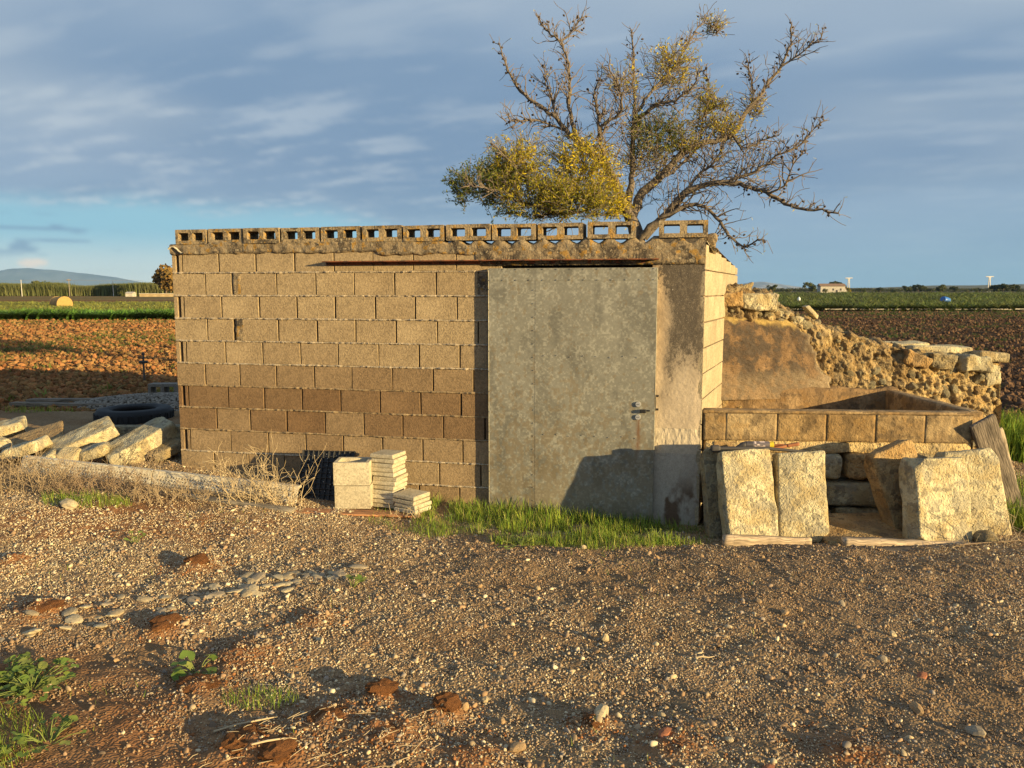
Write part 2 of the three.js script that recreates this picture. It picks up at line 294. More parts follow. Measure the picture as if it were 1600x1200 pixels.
// ploughed earth: broken clods
const tillage = (x, z, k) => 0.07 * (0.55 - cell2(x * 3.4, z * 4.2, 5)) * k + 0.06 * (fbm2(x * 6.5, z * 6.5, 3, 19) - 0.5) * k + 0.06 * (fbm2(x * 0.7, z * 0.7, 3, 12) - 0.5);
const weedy = (x, z) => sstep(0.5, 0.66, fbm2(x * 0.16 + 5, z * 0.2 + 2, 4, 44));
function fieldH(x, z) { return 0.1 + tillage(x, z, sstep(9.5, 11.5, -z)) - 0.06 * sstep(10.5, 9.3, -z); }
const mField = earthMat(0xffffff, { vertexColors: true, map: scaled(tSoil, 0.3), bumpMap: scaled(bSoil, 0.3), bumpScale: 0.03, roughness: 1 });
structure('ploughed_field', sheet(range(-36, 2.6, 340), range(-9.6, -44, 330), (x, z) => { const n = fbm2(x * 0.6, z * 0.6, 3, 61); const c = mix3([0.25, 0.11, 0.048], [0.23, 0.135, 0.058], n); return [fieldH(x, z), ...mix3(c, [0.2, 0.19, 0.06], 0.6 * weedy(x, z) + 0.4 * sstep(36, 43, -z))]; }), mField, 'red ploughed earth behind the concrete beams');
structure('ploughed_field', sheet(range(2.6, 50, 380), range(-9.0, -63, 420), (x, z) => { const n = fbm2(x * 0.6, z * 0.6, 3, 61); const c = mix3([0.14, 0.08, 0.048], [0.105, 0.066, 0.042], n); return [fieldH(x, z), ...mix3(c, [0.1, 0.125, 0.035], 0.85 * sstep(0.38, 0.58, fbm2(x * 0.12 + 8, z * 0.3, 4, 14)) * sstep(26, 40, -z - 0.25 * (x - 20)))]; }), mField, 'dark brown ploughed earth beyond the rubble wall');
{
  const R = rng(77), list = [], clod = faceted(pebble(1, 3, 0.75));
  for (let i = 0; i < 70000; i++) {
    const left = R() < 0.5, t = R() ** 1.6, z = -10.3 - t * (left ? 33 : 50), w = -z * 0.66 + 2, x = left ? -w + R() * (w - 3.2) : 3.4 + R() * (w - 2), s = (0.009 + 0.034 * R() ** 2.5) * (1 + 0.7 * t);
    const k = 0.5 + 0.8 * R(), c = left ? mix3([0.27 * k, 0.115 * k, 0.048 * k], [0.24 * k, 0.165 * k, 0.065 * k], 0.8 * R()) : [0.125 * k, 0.075 * k, 0.046 * k];
    list.push([x, fieldH(x, z) + s * 0.25, z, R() * 6, R() * 6, R() * 6, s * (0.8 + R()), s * (0.6 + 0.5 * R()), s, ...c]);
  }
  stuff('soil_clods', clod, earthMat(0xffffff), list, null, 'broken clods of earth scattered over the ploughed fields', 'soil');
}
// farther fields, as flat sheets in bands
const band = (name, x0, x1, z0, z1, y, c, c2, label) => structure(name, sheet(range(x0, x1, 90), range(z0, z1, 90), (x, z) => [y + 0.05 * (fbm2(x * 0.5, z * 0.5, 3, 9) - 0.5), ...mix3(c, c2, sstep(0.35, 0.65, fbm2(x * 0.05 + y, z * 0.09, 4, 33)))]), mField, label);
band('crop_field', -150, -4, -43.4, -100, 0.12, [0.14, 0.17, 0.035], [0.21, 0.2, 0.05], 'yellow-green crop strip round the hay bale');
band('fallow_strip', -220, -8, -99, -128, 0.14, [0.34, 0.15, 0.06], [0.28, 0.16, 0.08], 'reddish bare strip beyond the crop');
band('stubble_strip', -330, -10, -127, -222, 0.16, [0.32, 0.22, 0.1], [0.24, 0.19, 0.08], 'tan stubble strip in front of the reed hedge');
band('crop_field', 4, 330, -62, -330, 0.12, [0.085, 0.125, 0.03], [0.12, 0.135, 0.045], 'wide green crop field beyond the dark ploughed earth');
// blades and leaves used for plants: a bent strip of three segments, 1 m tall
function blade(w, bend, segs = 3) {
  const pos = [], idx = [];
  for (let i = 0; i <= segs; i++) { const t = i / segs, k = w * (1 - t ** 1.6) + 0.002, y = t * (1 - 0.25 * bend * t), z = bend * t * t; pos.push(-k / 2, y, z, k / 2, y, z); if (i) { const a = i * 2 - 2; idx.push(a, a + 1, a + 2, a + 1, a + 3, a + 2); } }
  const g = new THREE.BufferGeometry(); g.setAttribute('position', new THREE.Float32BufferAttribute(pos, 3)); g.setIndex(idx); g.computeVertexNormals(); return g;
}
function tuft(n, w, seed, spread = 0.35, lean = 0.6) {
  const R = rng(seed), gs = [];
  for (let i = 0; i < n; i++) { const g = blade(w * (0.7 + 0.6 * R()), 0.15 + lean * R(), 2), s = 0.55 + 0.45 * R(); g.scale(1, s, 1); g.rotateY(R() * 6.283); g.translate((R() - 0.5) * spread, 0, (R() - 0.5) * spread); gs.push(g); }
  return mergeGeometries(gs);
}
const leafMat = (o = {}) => new THREE.MeshPhysicalMaterial({ color: 0xffffff, roughness: 0.85, transmission: 0.35, thickness: 0, side: THREE.DoubleSide, specularIntensity: 0.3, ...o });
const mLeaf = leafMat();
{
  const R = rng(5), g = tuft(12, 0.09, 8, 0.6, 1.3), L = [], Q = [], W = [];
  for (let i = 0; i < 15000; i++) { const t = R() ** 2, z = -43.6 - t * 56, w = -z * 0.66 + 3, x = -w + R() * (w - 6), f = 1 - sstep(0, 0.12, t), s = (0.3 + 0.45 * R()) * (1 + 0.3 * f * noise2(x * 0.7, 3, 5)), k = (0.4 + 0.9 * R()) * (0.6 + 0.8 * noise2(x * 0.9, z * 0.9, 6)), c = mix3([0.32, 0.32, 0.06], [0.15, 0.31, 0.05], f * 0.9 + 0.1 * R()); L.push([x, 0.1, z, 0, R() * 6, 0, s * 2, s * (0.8 + 0.2 * f), s * 2, c[0] * k, c[1] * k, c[2] * k]); }
  stuff('crop_plants', g, mLeaf, L, null, 'low leafy green crop along the far edge of the red ploughed earth', 'crop');
  for (let i = 0; i < 24000; i++) { const t = R() ** 2.2, z = -62.5 - t * 255, w = -z * 0.66 + 4, x = 5 + R() * (w - 4), s = (0.4 + 0.9 * R() ** 2) * (1 + 1.2 * t), k = (0.4 + 1.0 * R()) * (0.55 + 0.9 * noise2(x * 0.35, z * 0.35, 6)), c = mix3([0.115, 0.17, 0.035], [0.17, 0.18, 0.05], R()); Q.push([x, 0.1, z, 0, R() * 6, 0, s * 1.5, s * 0.8, s * 1.5, c[0] * k, c[1] * k, c[2] * k]); }
  stuff('crop_plants', g, mLeaf, Q, null, 'green crop in the field behind the rubble wall', 'crop');
  for (let i = 0; i < 24000; i++) { const left = R() < 0.3, z = -11 - R() * (left ? 32 : 50), w = -z * 0.66 + 2, x = left ? -w + R() * (w - 3.2) : 3.5 + R() * w; const on = left ? weedy(x, z) * 0.9 + 0.08 : sstep(0.42, 0.62, fbm2(x * 0.12 + 8, z * 0.3, 4, 14)) * sstep(24, 40, -z - 0.25 * (x - 20)) + 0.04; if (R() > on) continue; const s = 0.07 + 0.15 * R() ** 2, k = 0.7 + 0.6 * R(); W.push([x, fieldH(x, z) - 0.01, z, 0, R() * 6, 0, s * 1.6, s, s * 1.6, ...(left ? [0.17 * k, 0.19 * k, 0.04 * k] : [0.1 * k, 0.14 * k, 0.03 * k])]); }
  stuff('field_weeds', tuft(7, 0.12, 19, 0.6, 1.2), mLeaf, W, null, 'sparse green weeds sprouting in the ploughed earth', 'weeds');
}
// white irrigation pipe along the crop edge
solo('irrigation_pipe', tube([[12, 0.24, -62], [30, 0.26, -62.2], [55, 0.25, -62], [80, 0.26, -61.8]], [0.07, 0.07, 0.07, 0.07], 6), mat(col(0.5, 0.46, 0.4), { roughness: 0.6 }), 'thin pale irrigation pipe along the edge of the green field', 'pipe');
// reed hedge far off
{
  const R = rng(15), L = [], g = tuft(14, 0.07, 31, 1.4, 0.35);
  for (let i = 0; i < 14000; i++) { const x = -195 + R() * 118, z = -223 - R() * 12, s = 2.5 + 1.1 * noise2(x * 0.22, 1, 4) + 0.5 * R(), k = 0.75 + 0.5 * R(), y = R() * 0.4, c = mix3([0.12, 0.14, 0.04], [0.2, 0.19, 0.075], noise2(x * 0.15, 9, 3) * 0.6 + 0.4 * R() - 0.35 * (s < 2.9)); L.push([x, y, z, 0, R() * 6, 0, s * 0.8, s * 1.15, s * 0.8, c[0] * k, c[1] * k, c[2] * k]); }
  stuff('reed_hedge', g, mLeaf, L, null, 'long green reed hedge closing off the far stubble', 'hedge');
}
// hills and mountains
{
  const ridge = (name, z0, z1, x0, x1, top, c, c2, fr, label, n = 220) => {
    const xs = range(x0, x1, n), zs = range(z0, z1, 36);
    structure(name, sheet(xs, zs, (x, z) => { const t = (z - z0) / (z1 - z0), k = Math.sin(Math.min(1, t * 1.02) * Math.PI * 0.5) ** 1.3 * (t > 0.97 ? 1 - (t - 0.97) * 30 : 1), e = top(x) * k * (0.9 + 0.25 * (fbm2(x * fr * 2, z * fr * 2, 4, 3) - 0.5) * (1 - t * 0.7)); const q = sstep(0.35, 0.65, fbm2(x * fr * 9, z * fr * 9, 4, 8)); return [e - 1, ...mix3(c, c2, q)]; }), mat(0xffffff, { vertexColors: true, roughness: 1 }), label);
  };
  const P = (px) => (px - 800) / 1240;
  // profile heights in metres from points [direction, rise]
  const prof = (pts, D, amp, fr) => (x) => { const a = x / D; let i = 0; while (i < pts.length - 2 && a > pts[i + 1][0]) i++; const [a0, h0] = pts[i], [a1, h1] = pts[i + 1]; return Math.max(0, lerp(h0, h1, clamp((a - a0) / (a1 - a0))) * D + amp * (fbm2(x * fr, 5, 4, 21) - 0.5)); };
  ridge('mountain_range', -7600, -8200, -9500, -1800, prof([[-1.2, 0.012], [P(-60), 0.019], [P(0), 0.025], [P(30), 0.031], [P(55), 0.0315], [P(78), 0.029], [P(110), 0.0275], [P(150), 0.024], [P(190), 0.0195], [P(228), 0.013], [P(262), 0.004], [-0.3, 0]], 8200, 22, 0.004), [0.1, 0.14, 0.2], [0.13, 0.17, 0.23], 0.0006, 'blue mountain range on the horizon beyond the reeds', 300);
  ridge('mountain', -7400, -8000, 1200, 5200, prof([[P(1100), 0.002], [P(1140), 0.0072], [P(1160), 0.0105], [P(1172), 0.0115], [P(1186), 0.0122], [P(1200), 0.0105], [P(1225), 0.0075], [P(1260), 0.003], [P(1300), 0]], 8000, 14, 0.008), [0.2, 0.2, 0.22], [0.36, 0.34, 0.33], 0.0009, 'pale far mountain just beyond the shed corner', 160);
  ridge('hill', -1500, -2200, 350, 3200, prof([[P(1120), 0.002], [P(1300), 0.0045], [P(1360), 0.006], [P(1420), 0.0078], [P(1480), 0.0082], [P(1540), 0.009], [P(1600), 0.0098], [P(1700), 0.011], [1.2, 0.006]], 2200, 4, 0.012), [0.04, 0.045, 0.025], [0.1, 0.095, 0.05], 0.004, 'low wooded hill beyond the green field', 320);
}

// ================================================================ the block shed
const mToneList = [];
const BLOCK_LIT = [0.53, 0.395, 0.23], BLOCK_STAIN = [0.31, 0.15, 0.055];
for (let i = 0; i < 12; i++) mToneList.push(mat(col(...mix3(BLOCK_STAIN.map((x) => x * 0.62), BLOCK_LIT, i / 11)), { map: tConcrete, bumpMap: bConcrete, bumpScale: 0.004 }));
const toneMat = (k) => mToneList[clamp(Math.round(k * 11), 0, 11)];
const mMortar = mat(col(0.62, 0.5, 0.35), { map: tConcrete, bumpMap: bRough, bumpScale: 0.01 });
const mCore = mat(col(0.3, 0.23, 0.15), { map: tConcrete });
const mLichen = mat(col(0.66, 0.6, 0.51), { map: tLichen, bumpMap: bRough, bumpScale: 0.008 });
const mTopBlock = mat(col(0.82, 0.74, 0.6), { map: tLichen, bumpMap: bConcrete, bumpScale: 0.006 });
const shed = thing('block_shed', 'low shed of tan concrete blocks with metal door and perforated blocks along its roof', 'shed', [0, 0, -6.46], -0.2166);
const blockGeo = Array.from({ length: 8 }, (_, i) => chamfer(1, 0.187, 0.1, 0.004, 0.0015, 40 + i));
// block geometries of real length, shared by rounded length so that the grain keeps its size
const blockCache = {};
function blockOf(len, h, v) { const L = Math.round(len * 100) / 100, k = `${L}/${h}/${v}`; return blockCache[k] ??= chamfer(L, h, 0.1, 0.0025, 0.0014, 40 + v * 13 + Math.round(L * 100)); }
{
  const R = rng(12);
  const course = [1, 0.97, 1, 0.95, 0.86, 0.52, 0.24, 0.22, 0.6, 0.72, 0.6];
  for (let c = 0; c <= 10; c++) {
    const yb = 1.855 - 0.2 * c, h = c ? 0.187 : 0.175, odd = c % 2 === 0, y = yb + h / 2 + 0.006;
    let joints = odd ? [-2.99, ...range(-2.626, -0.469, 6)] : [-3.098, -2.765, -2.43, ...range(-2.075, -0.28, 5)];
    const off = [0, 0, 0.01, 0, 0.03, -0.04, 0.035, 0.05, 0.05, 0.015, 0.02][c];
    joints = joints.map((s, i) => i ? s + off + (R() - 0.5) * 0.012 : s); joints.push(-0.08);
    for (let i = 0; i + 1 < joints.length; i++) {
      let a = joints[i] + 0.004, b = joints[i + 1] - 0.0065 - 0.003 * R();
      if (!odd && i === 1 && (c === 1 || c === 3)) b -= 0.075;             // a cut block with a lump of mortar filling the rest
      if (b - a < 0.03) continue;
      let tone = course[c] + (R() - 0.5) * 0.16;
      if (c === 7 && (i === 1 || i === 4)) tone = 0.55; if (c === 5 && i < 2) tone = 0.68; if (c === 8 && i === 3) tone = 0.45; if (c === 9 && i > 2 && i < 5) tone = 0.55;
      const o = part('block', blockOf(b - a, h, Math.floor(R() * 3)), toneMat(tone), shed, [(a + b) / 2, y, -0.05 + (R() - 0.5) * 0.005]); o.rotation.z = (R() - 0.5) * 0.006; o.rotation.y = (R() - 0.5) * 0.008;
    }
    if (odd) {                                                                // end of a block of the side wall: two webs with a hollow between
      const sh = new THREE.Shape([[-3.092, 0], [-3.06, 0], [-3.054, -0.05], [-3.028, -0.05], [-3.022, 0], [-2.998, 0], [-2.998, -0.36], [-3.092, -0.36]].map(([x, z]) => new THREE.Vector2(x, -z)));
      const g = new THREE.ExtrudeGeometry(sh, { depth: h, bevelEnabled: false }); g.rotateX(-Math.PI / 2); g.scale(1, 1, 1);
      const q = boxUV(g, 0.7); q.computeVertexNormals(); part('end_block', q, toneMat(course[c] - 0.05), shed, [0, yb + 0.006, -0.002]);
    }
    // uneven bead of mortar squeezed from the bed joint
    const N = 230, pos = [], idx = [], x0 = -3.09, x1 = -0.1;
    for (let i = 0; i <= N; i++) { const s = lerp(x0, x1, i / N), q = -0.001 + 0.011 * fbm2(s * 60, c * 7, 2, 2) - 0.006 * sstep(0.55, 0.8, noise2(s * 9, c * 3, 5)), w = 0.007 + 0.009 * noise2(s * 55, c * 5, 8), m = yb + 0.004 * (noise2(s * 17, c, 4) - 0.5); pos.push(s, m - w, -0.03, s, m - w * 0.6, q, s, m + w * 0.6, q - 0.001, s, m + w, -0.03); if (i) { const a = (i - 1) * 4; for (let k = 0; k < 3; k++) idx.push(a + k, a + 4 + k, a + k + 1, a + 4 + k, a + 5 + k, a + k + 1); } }
    const g = new THREE.BufferGeometry(); g.setAttribute('position', new THREE.Float32BufferAttribute(pos, 3)); g.setIndex(idx); g.computeVertexNormals(); part('mortar_joint', boxUV(g, 0.7), c > 4 && c < 8 ? toneMat(0.75) : mMortar, shed);
  }
  for (const [s, y, w] of [[-2.465, 1.755, 0.075], [-2.455, 1.355, 0.08], [-0.24, 1.74, 0.1]]) part('mortar_patch', rough(w, 0.19, 0.06, { seg: 0.012, round: 0.01, amp: 0.008, freq: 30, seed: y * 100 }), mLichen, shed, [s, y, -0.03]);
  // what stands behind the face of the wall
  part('wall_core', boxUV(new THREE.BoxGeometry(3.0, 2.3, 0.06), 0.7), mCore, shed, [-1.585, 0.93, -0.075]);
  part('side_wall', boxUV(new THREE.BoxGeometry(0.1, 2.25, 2.0), 0.7), mCore, shed, [-2.88, 0.9, -1.12], [0, -0.165, 0]);
  part('back_wall', boxUV(new THREE.BoxGeometry(4.5, 2.1, 0.1), 0.7), mCore, shed, [-0.45, 0.82, -2.14]);
}
// right-hand return wall, seen at a slant: blocks from the corner backwards
{
  const R = rng(33), side = new THREE.Vector2(0.164, -0.986), turn = Math.atan2(0.986, 0.164);
  const pale = [0.86, 1, 0.93].map((k) => mat(col(0.62 * k, 0.5 * k, 0.32 * k), { map: tConcrete, bumpMap: bConcrete, bumpScale: 0.004 }));
  for (let c = -1; c <= 10; c++) {
    const yb = 1.855 - 0.2 * c; const start = c % 2 ? 0.0 : 0.18;
    const js = [0, ...(start ? [start] : []), ...range(start + 0.36, start + 0.36 * 6, 5)].filter((x) => x < 2.15); js.push(2.2);
    for (let i = 0; i + 1 < js.length; i++) {
      const a = js[i] + (i ? 0.005 : 0.0), b = js[i + 1] - 0.005, m = (a + b) / 2, roof = 2.06 - 0.06 * m; let h = Math.min(0.192, roof - yb - 0.01); if (h < 0.03 || b - a < 0.03) continue;
      part('block', chamfer(b - a, h, 0.1, 0.004, 0.0015, 300 + c * 17 + i), pale[Math.floor(R() * 3)], shed, [1.47 + side.x * m, yb + h / 2 + 0.004, side.y * m - 0.006], [0, turn, 0]);
    }
  }
  part('return_wall_core', boxUV(new THREE.BoxGeometry(2.15, 2.12, 0.06), 0.7), mCore, shed, [1.468 + side.x * 1.09, 0.86, side.y * 1.09], [0, turn, 0]);
}
// rendered pillar beside the door: pale plaster, black weathering from the top, ochre edge, a rough patch low down
{
  const tP = tex(384, 1536, (u, v) => {
    const a = fbm2(u * 3 + 2, v * 11, 5, 601), b = fbm2(u * 26, v * 100, 4, 607), s = noise2(u * 150, v * 600, 5), w = fbm2(u * 1.5, v * 4, 3, 613), H = v * 2.32 - 0.2;
    let c = mix3([0.55, 0.45, 0.33], [0.44, 0.35, 0.25], a);
    c = mix3(c, [0.5, 0.31, 0.14], 0.4 * sstep(0.4, 0.12, u + 0.3 * (a - 0.5)) * sstep(0.7, 1.4, H));
    const dark = sstep(0.08, 0.42, u + 0.4 * (a - 0.5)) * sstep(0.7, 1.4, H + 0.7 * (w - 0.5) + 0.35 * (b - 0.5)) + 0.7 * sstep(1.65, 1.95, H + 0.5 * (b - 0.5));
    const k0 = clamp(dark); if (k0 > 0.01) c = mix3(c, [0.055, 0.044, 0.035], clamp(k0 * 1.1 + 0.8 * (b - 0.5) * k0 + 0.9 * (s - 0.5) * Math.min(1, k0 * 2)) * 0.93);
    c = mix3(c, [0.66, 0.6, 0.5], sstep(0.9, 0.94, s) * 0.6 * sstep(1, 1.4, H));
    if (H < 0.62 + 0.02 * (a - 0.5)) c = mix3(c, [0.55, 0.47, 0.35], 0.7);
    if (H < 0.42) c = mix3(mix3(c, [0.42, 0.38, 0.32], 0.6), [0.16, 0.1, 0.06], sstep(0.5, 0.68, fbm2(u * 4, v * 14, 4, 619)) * sstep(0.3, 0.05, H));
    const k = 0.88 + 0.3 * (s - 0.5) + 0.25 * (b - 0.5); return c.map((x) => x * k);
  });
  const bP = tex(384, 1536, (u, v) => { const H = v * 2.32 - 0.2, n = fbm2(u * 20, v * 90, 4, 607); return H < 0.62 && H > 0.4 ? 0.2 + 0.8 * fbm2(u * 16, v * 40, 3, 631) : 0.45 + 0.25 * n; }, true);
  let g = new THREE.BoxGeometry(0.4, 2.32, 0.16, 20, 100, 6); const p = g.attributes.position, uv = g.attributes.uv, nn = g.attributes.normal;
  for (let i = 0; i < p.count; i++) { const x = p.getX(i), y = p.getY(i), z = p.getZ(i), f = 0.006 * (fbm3(x * 6, y * 6, z * 6, 3) - 0.5) + 0.003 * (fbm3(x * 40, y * 40, z * 40, 2) - 0.5), corner = x > 0.17 && z > 0.05 ? -0.012 * noise2(y * 14, 3, 1) : 0; uv.setXY(i, (x + 0.2) / 0.4, (y + 1.16) / 2.32); p.setXYZ(i, x + corner, y, z + (z > 0 ? f : 0) + corner * 0.5); }
  g.computeVertexNormals(); part('pillar', g, mat(0xffffff, { map: tP, bumpMap: bP, bumpScale: 0.012 }), shed, [1.317, 0.96, -0.078]);
}
// the mortar bed under the roof edge, wavy where the corrugated sheets lay
{
  const wave = (s) => 2.094 + 0.024 * Math.cos((s - 1.31) / 0.177 * 2 * Math.PI);
  const topAt = (s) => s < -0.42 ? lerp(2.126, wave(s), sstep(-0.75, -0.42, s)) + 0.014 * (noise2(s * 22, 4, 3) - 0.5) - (s < -2.72 ? 0.02 : 0) : wave(s);
  const lowAt = (s) => s < -1.15 ? 2.014 + 0.012 * (noise2(s * 16, 9, 2) - 0.5) : s < -0.3 ? 1.99 + 0.016 * (noise2(s * 13, 2, 2) - 0.5) : 1.895;
  const N = 520, V = 9, pos = [], idx = [];
  for (let i = 0; i <= N; i++) { const s = lerp(-3.1, 1.515, i / N), t = topAt(s), l = lowAt(s);
    for (let j = 0; j <= V; j++) { const y = lerp(l, t, j / V), n = fbm3(s * 24, y * 24, 4, 3) - 0.5, big = fbm3(s * 7, y * 9, 2, 2) - 0.5; pos.push(s, y, 0.01 + 0.016 * n + 0.012 * big - (j === V ? 0.012 : 0) - (j === 0 ? 0.012 : 0)); }
    pos.push(s, t - 0.004, -0.19); pos.push(s, l, -0.12); const W = V + 3;
    if (i) for (let j = 0; j < W; j++) { const a = (i - 1) * W + j, b = (i - 1) * W + (j + 1) % W; idx.push(a, a + W, b, a + W, b + W, b); } }
  const g = new THREE.BufferGeometry(); g.setAttribute('position', new THREE.Float32BufferAttribute(pos, 3)); g.setIndex(idx); g.computeVertexNormals(); part('mortar_bed', boxUV(g, 1.0), mLichen, shed);
  // corrugated roof sheet falling to the rear
  const M = 210, D = 16, rp = [], ri = [];
  for (const lay of [0, -0.012]) for (let i = 0; i <= M; i++) for (let j = 0; j <= D; j++) { const t = j / D, s = lerp(-3.11, 1.515, i / M), q = lerp(-0.03, -2.3, t); rp.push(s + t * 0.34, wave(s) - 0.006 - 0.15 * t + lay + 0.0, q); }
  for (let k = 0; k < 2; k++) for (let i = 0; i < M; i++) for (let j = 0; j < D; j++) { const a = k * (M + 1) * (D + 1) + i * (D + 1) + j, b = a + D + 1; k ? ri.push(a, a + 1, b, b, a + 1, b + 1) : ri.push(a, b, a + 1, b, b + 1, a + 1); }
  const r = new THREE.BufferGeometry(); r.setAttribute('position', new THREE.Float32BufferAttribute(rp, 3)); r.setIndex(ri); r.computeVertexNormals(); part('roof_sheet', boxUV(r, 1), mat(col(0.9, 0.8, 0.62), { map: tLichen, side: THREE.DoubleSide }), shed);
  // turned-up sheet ends at the two corners
  const curl = (pts, z0, z1) => { const q = [], id = []; pts.forEach(([x, y], i) => { q.push(x, y, z0, x + 0.02, y - 0.02, z1, x, y - 0.012, z0, x + 0.02, y - 0.032, z1); if (i) { const a = (i - 1) * 4; id.push(a, a + 4, a + 1, a + 4, a + 5, a + 1, a + 2, a + 3, a + 6, a + 3, a + 7, a + 6, a, a + 2, a + 4, a + 2, a + 6, a + 4); } }); const c = new THREE.BufferGeometry(); c.setAttribute('position', new THREE.Float32BufferAttribute(q, 3)); c.setIndex(id); c.computeVertexNormals(); return boxUV(c, 1); };
  const mSheet = mat(col(0.95, 0.86, 0.68), { map: tConcrete, bumpMap: bRough, bumpScale: 0.006, side: THREE.DoubleSide });
  part('roof_sheet_end', curl(range(0, Math.PI * 1.5, 12).map((a) => [-3.105 + a * 0.032, 2.06 + 0.03 * Math.sin(a + 0.4)]), 0.03, -0.5), mSheet, shed);
  part('roof_sheet_end', curl(range(0, Math.PI * 1.2, 12).map((a) => [1.5 + a * 0.026, 2.07 + 0.035 * Math.cos(a) - a * 0.006]), -0.12, -0.95), mSheet, shed);
  for (const [s, y, q, w] of [[1.55, 2.1, -0.3, 0.09], [1.575, 2.085, -0.55, 0.08], [1.6, 2.03, -1.0, 0.08]]) part('mortar_lump', rough(w, 0.08, 0.3, { seg: 0.02, round: 0.03, amp: 0.02, freq: 14, seed: s * 100 }), mLichen, shed, [s, y, q]);
}
// perforated blocks standing on edge along the roof
{
  const R = rng(51), spans = [[-3.042, -2.733], [-2.724, -2.381], [-2.372, -2.03], [-2.018, -1.666], [-1.654, -1.293], [-1.279, -0.929], [-0.917, -0.562], [-0.548, -0.174], [-0.166, 0.198], [0.209, 0.577], [0.607, 0.986], [1.157, 1.53]];
  spans.forEach(([a, b], i) => {
    const s0 = a, s1 = b, w = s1 - s0 - 0.006, h = 0.128, sh = new THREE.Shape(); sh.moveTo(-w / 2 + 0.004, 0); sh.lineTo(w / 2 - 0.004, 0); sh.lineTo(w / 2, 0.005); sh.lineTo(w / 2, h - 0.004); sh.lineTo(w / 2 - 0.005, h); sh.lineTo(-w / 2 + 0.005, h); sh.lineTo(-w / 2, h - 0.005); sh.lineTo(-w / 2, 0.004);
    for (const k of [-1, 1]) { const p = new THREE.Path(), m = k * w * 0.235 + (R() - 0.5) * 0.006, hw = w * 0.166, y0 = 0.032, y1 = h - 0.028; p.moveTo(m - hw + 0.006, y0); p.lineTo(m - hw, y0 + 0.006); p.lineTo(m - hw, y1 - 0.006); p.lineTo(m - hw + 0.006, y1); p.lineTo(m + hw - 0.006, y1); p.lineTo(m + hw, y1 - 0.006); p.lineTo(m + hw, y0 + 0.006); p.lineTo(m + hw - 0.006, y0); sh.holes.push(p); }
    const g = new THREE.ExtrudeGeometry(sh, { depth: 0.19, bevelEnabled: false, steps: 1 }); g.translate(0, 0, -0.19);
    part('perforated_block', boxUV(g, 0.9, R(), R()), mTopBlock, shed, [(s0 + s1) / 2, 2.105 + (R() - 0.5) * 0.006, 0.015 + (R() - 0.5) * 0.02], [0, (R() - 0.5) * 0.04, (R() - 0.5) * 0.012 + 0.004]);
  });
}
// rusty steel rail over the door
{
  const mRust = mat(0xffffff, { map: tRust, roughness: 0.85, metalness: 0.2, bumpMap: bRough, bumpScale: 0.003 });
  const sh = new THREE.Shape([[0, 0], [0.085, 0], [0.085, -0.008], [0.01, -0.008], [0.01, -0.032], [0, -0.032]].map(([x, y]) => new THREE.Vector2(x, y)));
  const g = new THREE.ExtrudeGeometry(sh, { depth: 2.78, bevelEnabled: false }); g.rotateY(-Math.PI / 2); g.translate(0, 0, 0);
  part('door_rail', boxUV(g, 0.5), mRust, shed, [1.165, 1.945, -0.002], [0, 0, 0]);
}
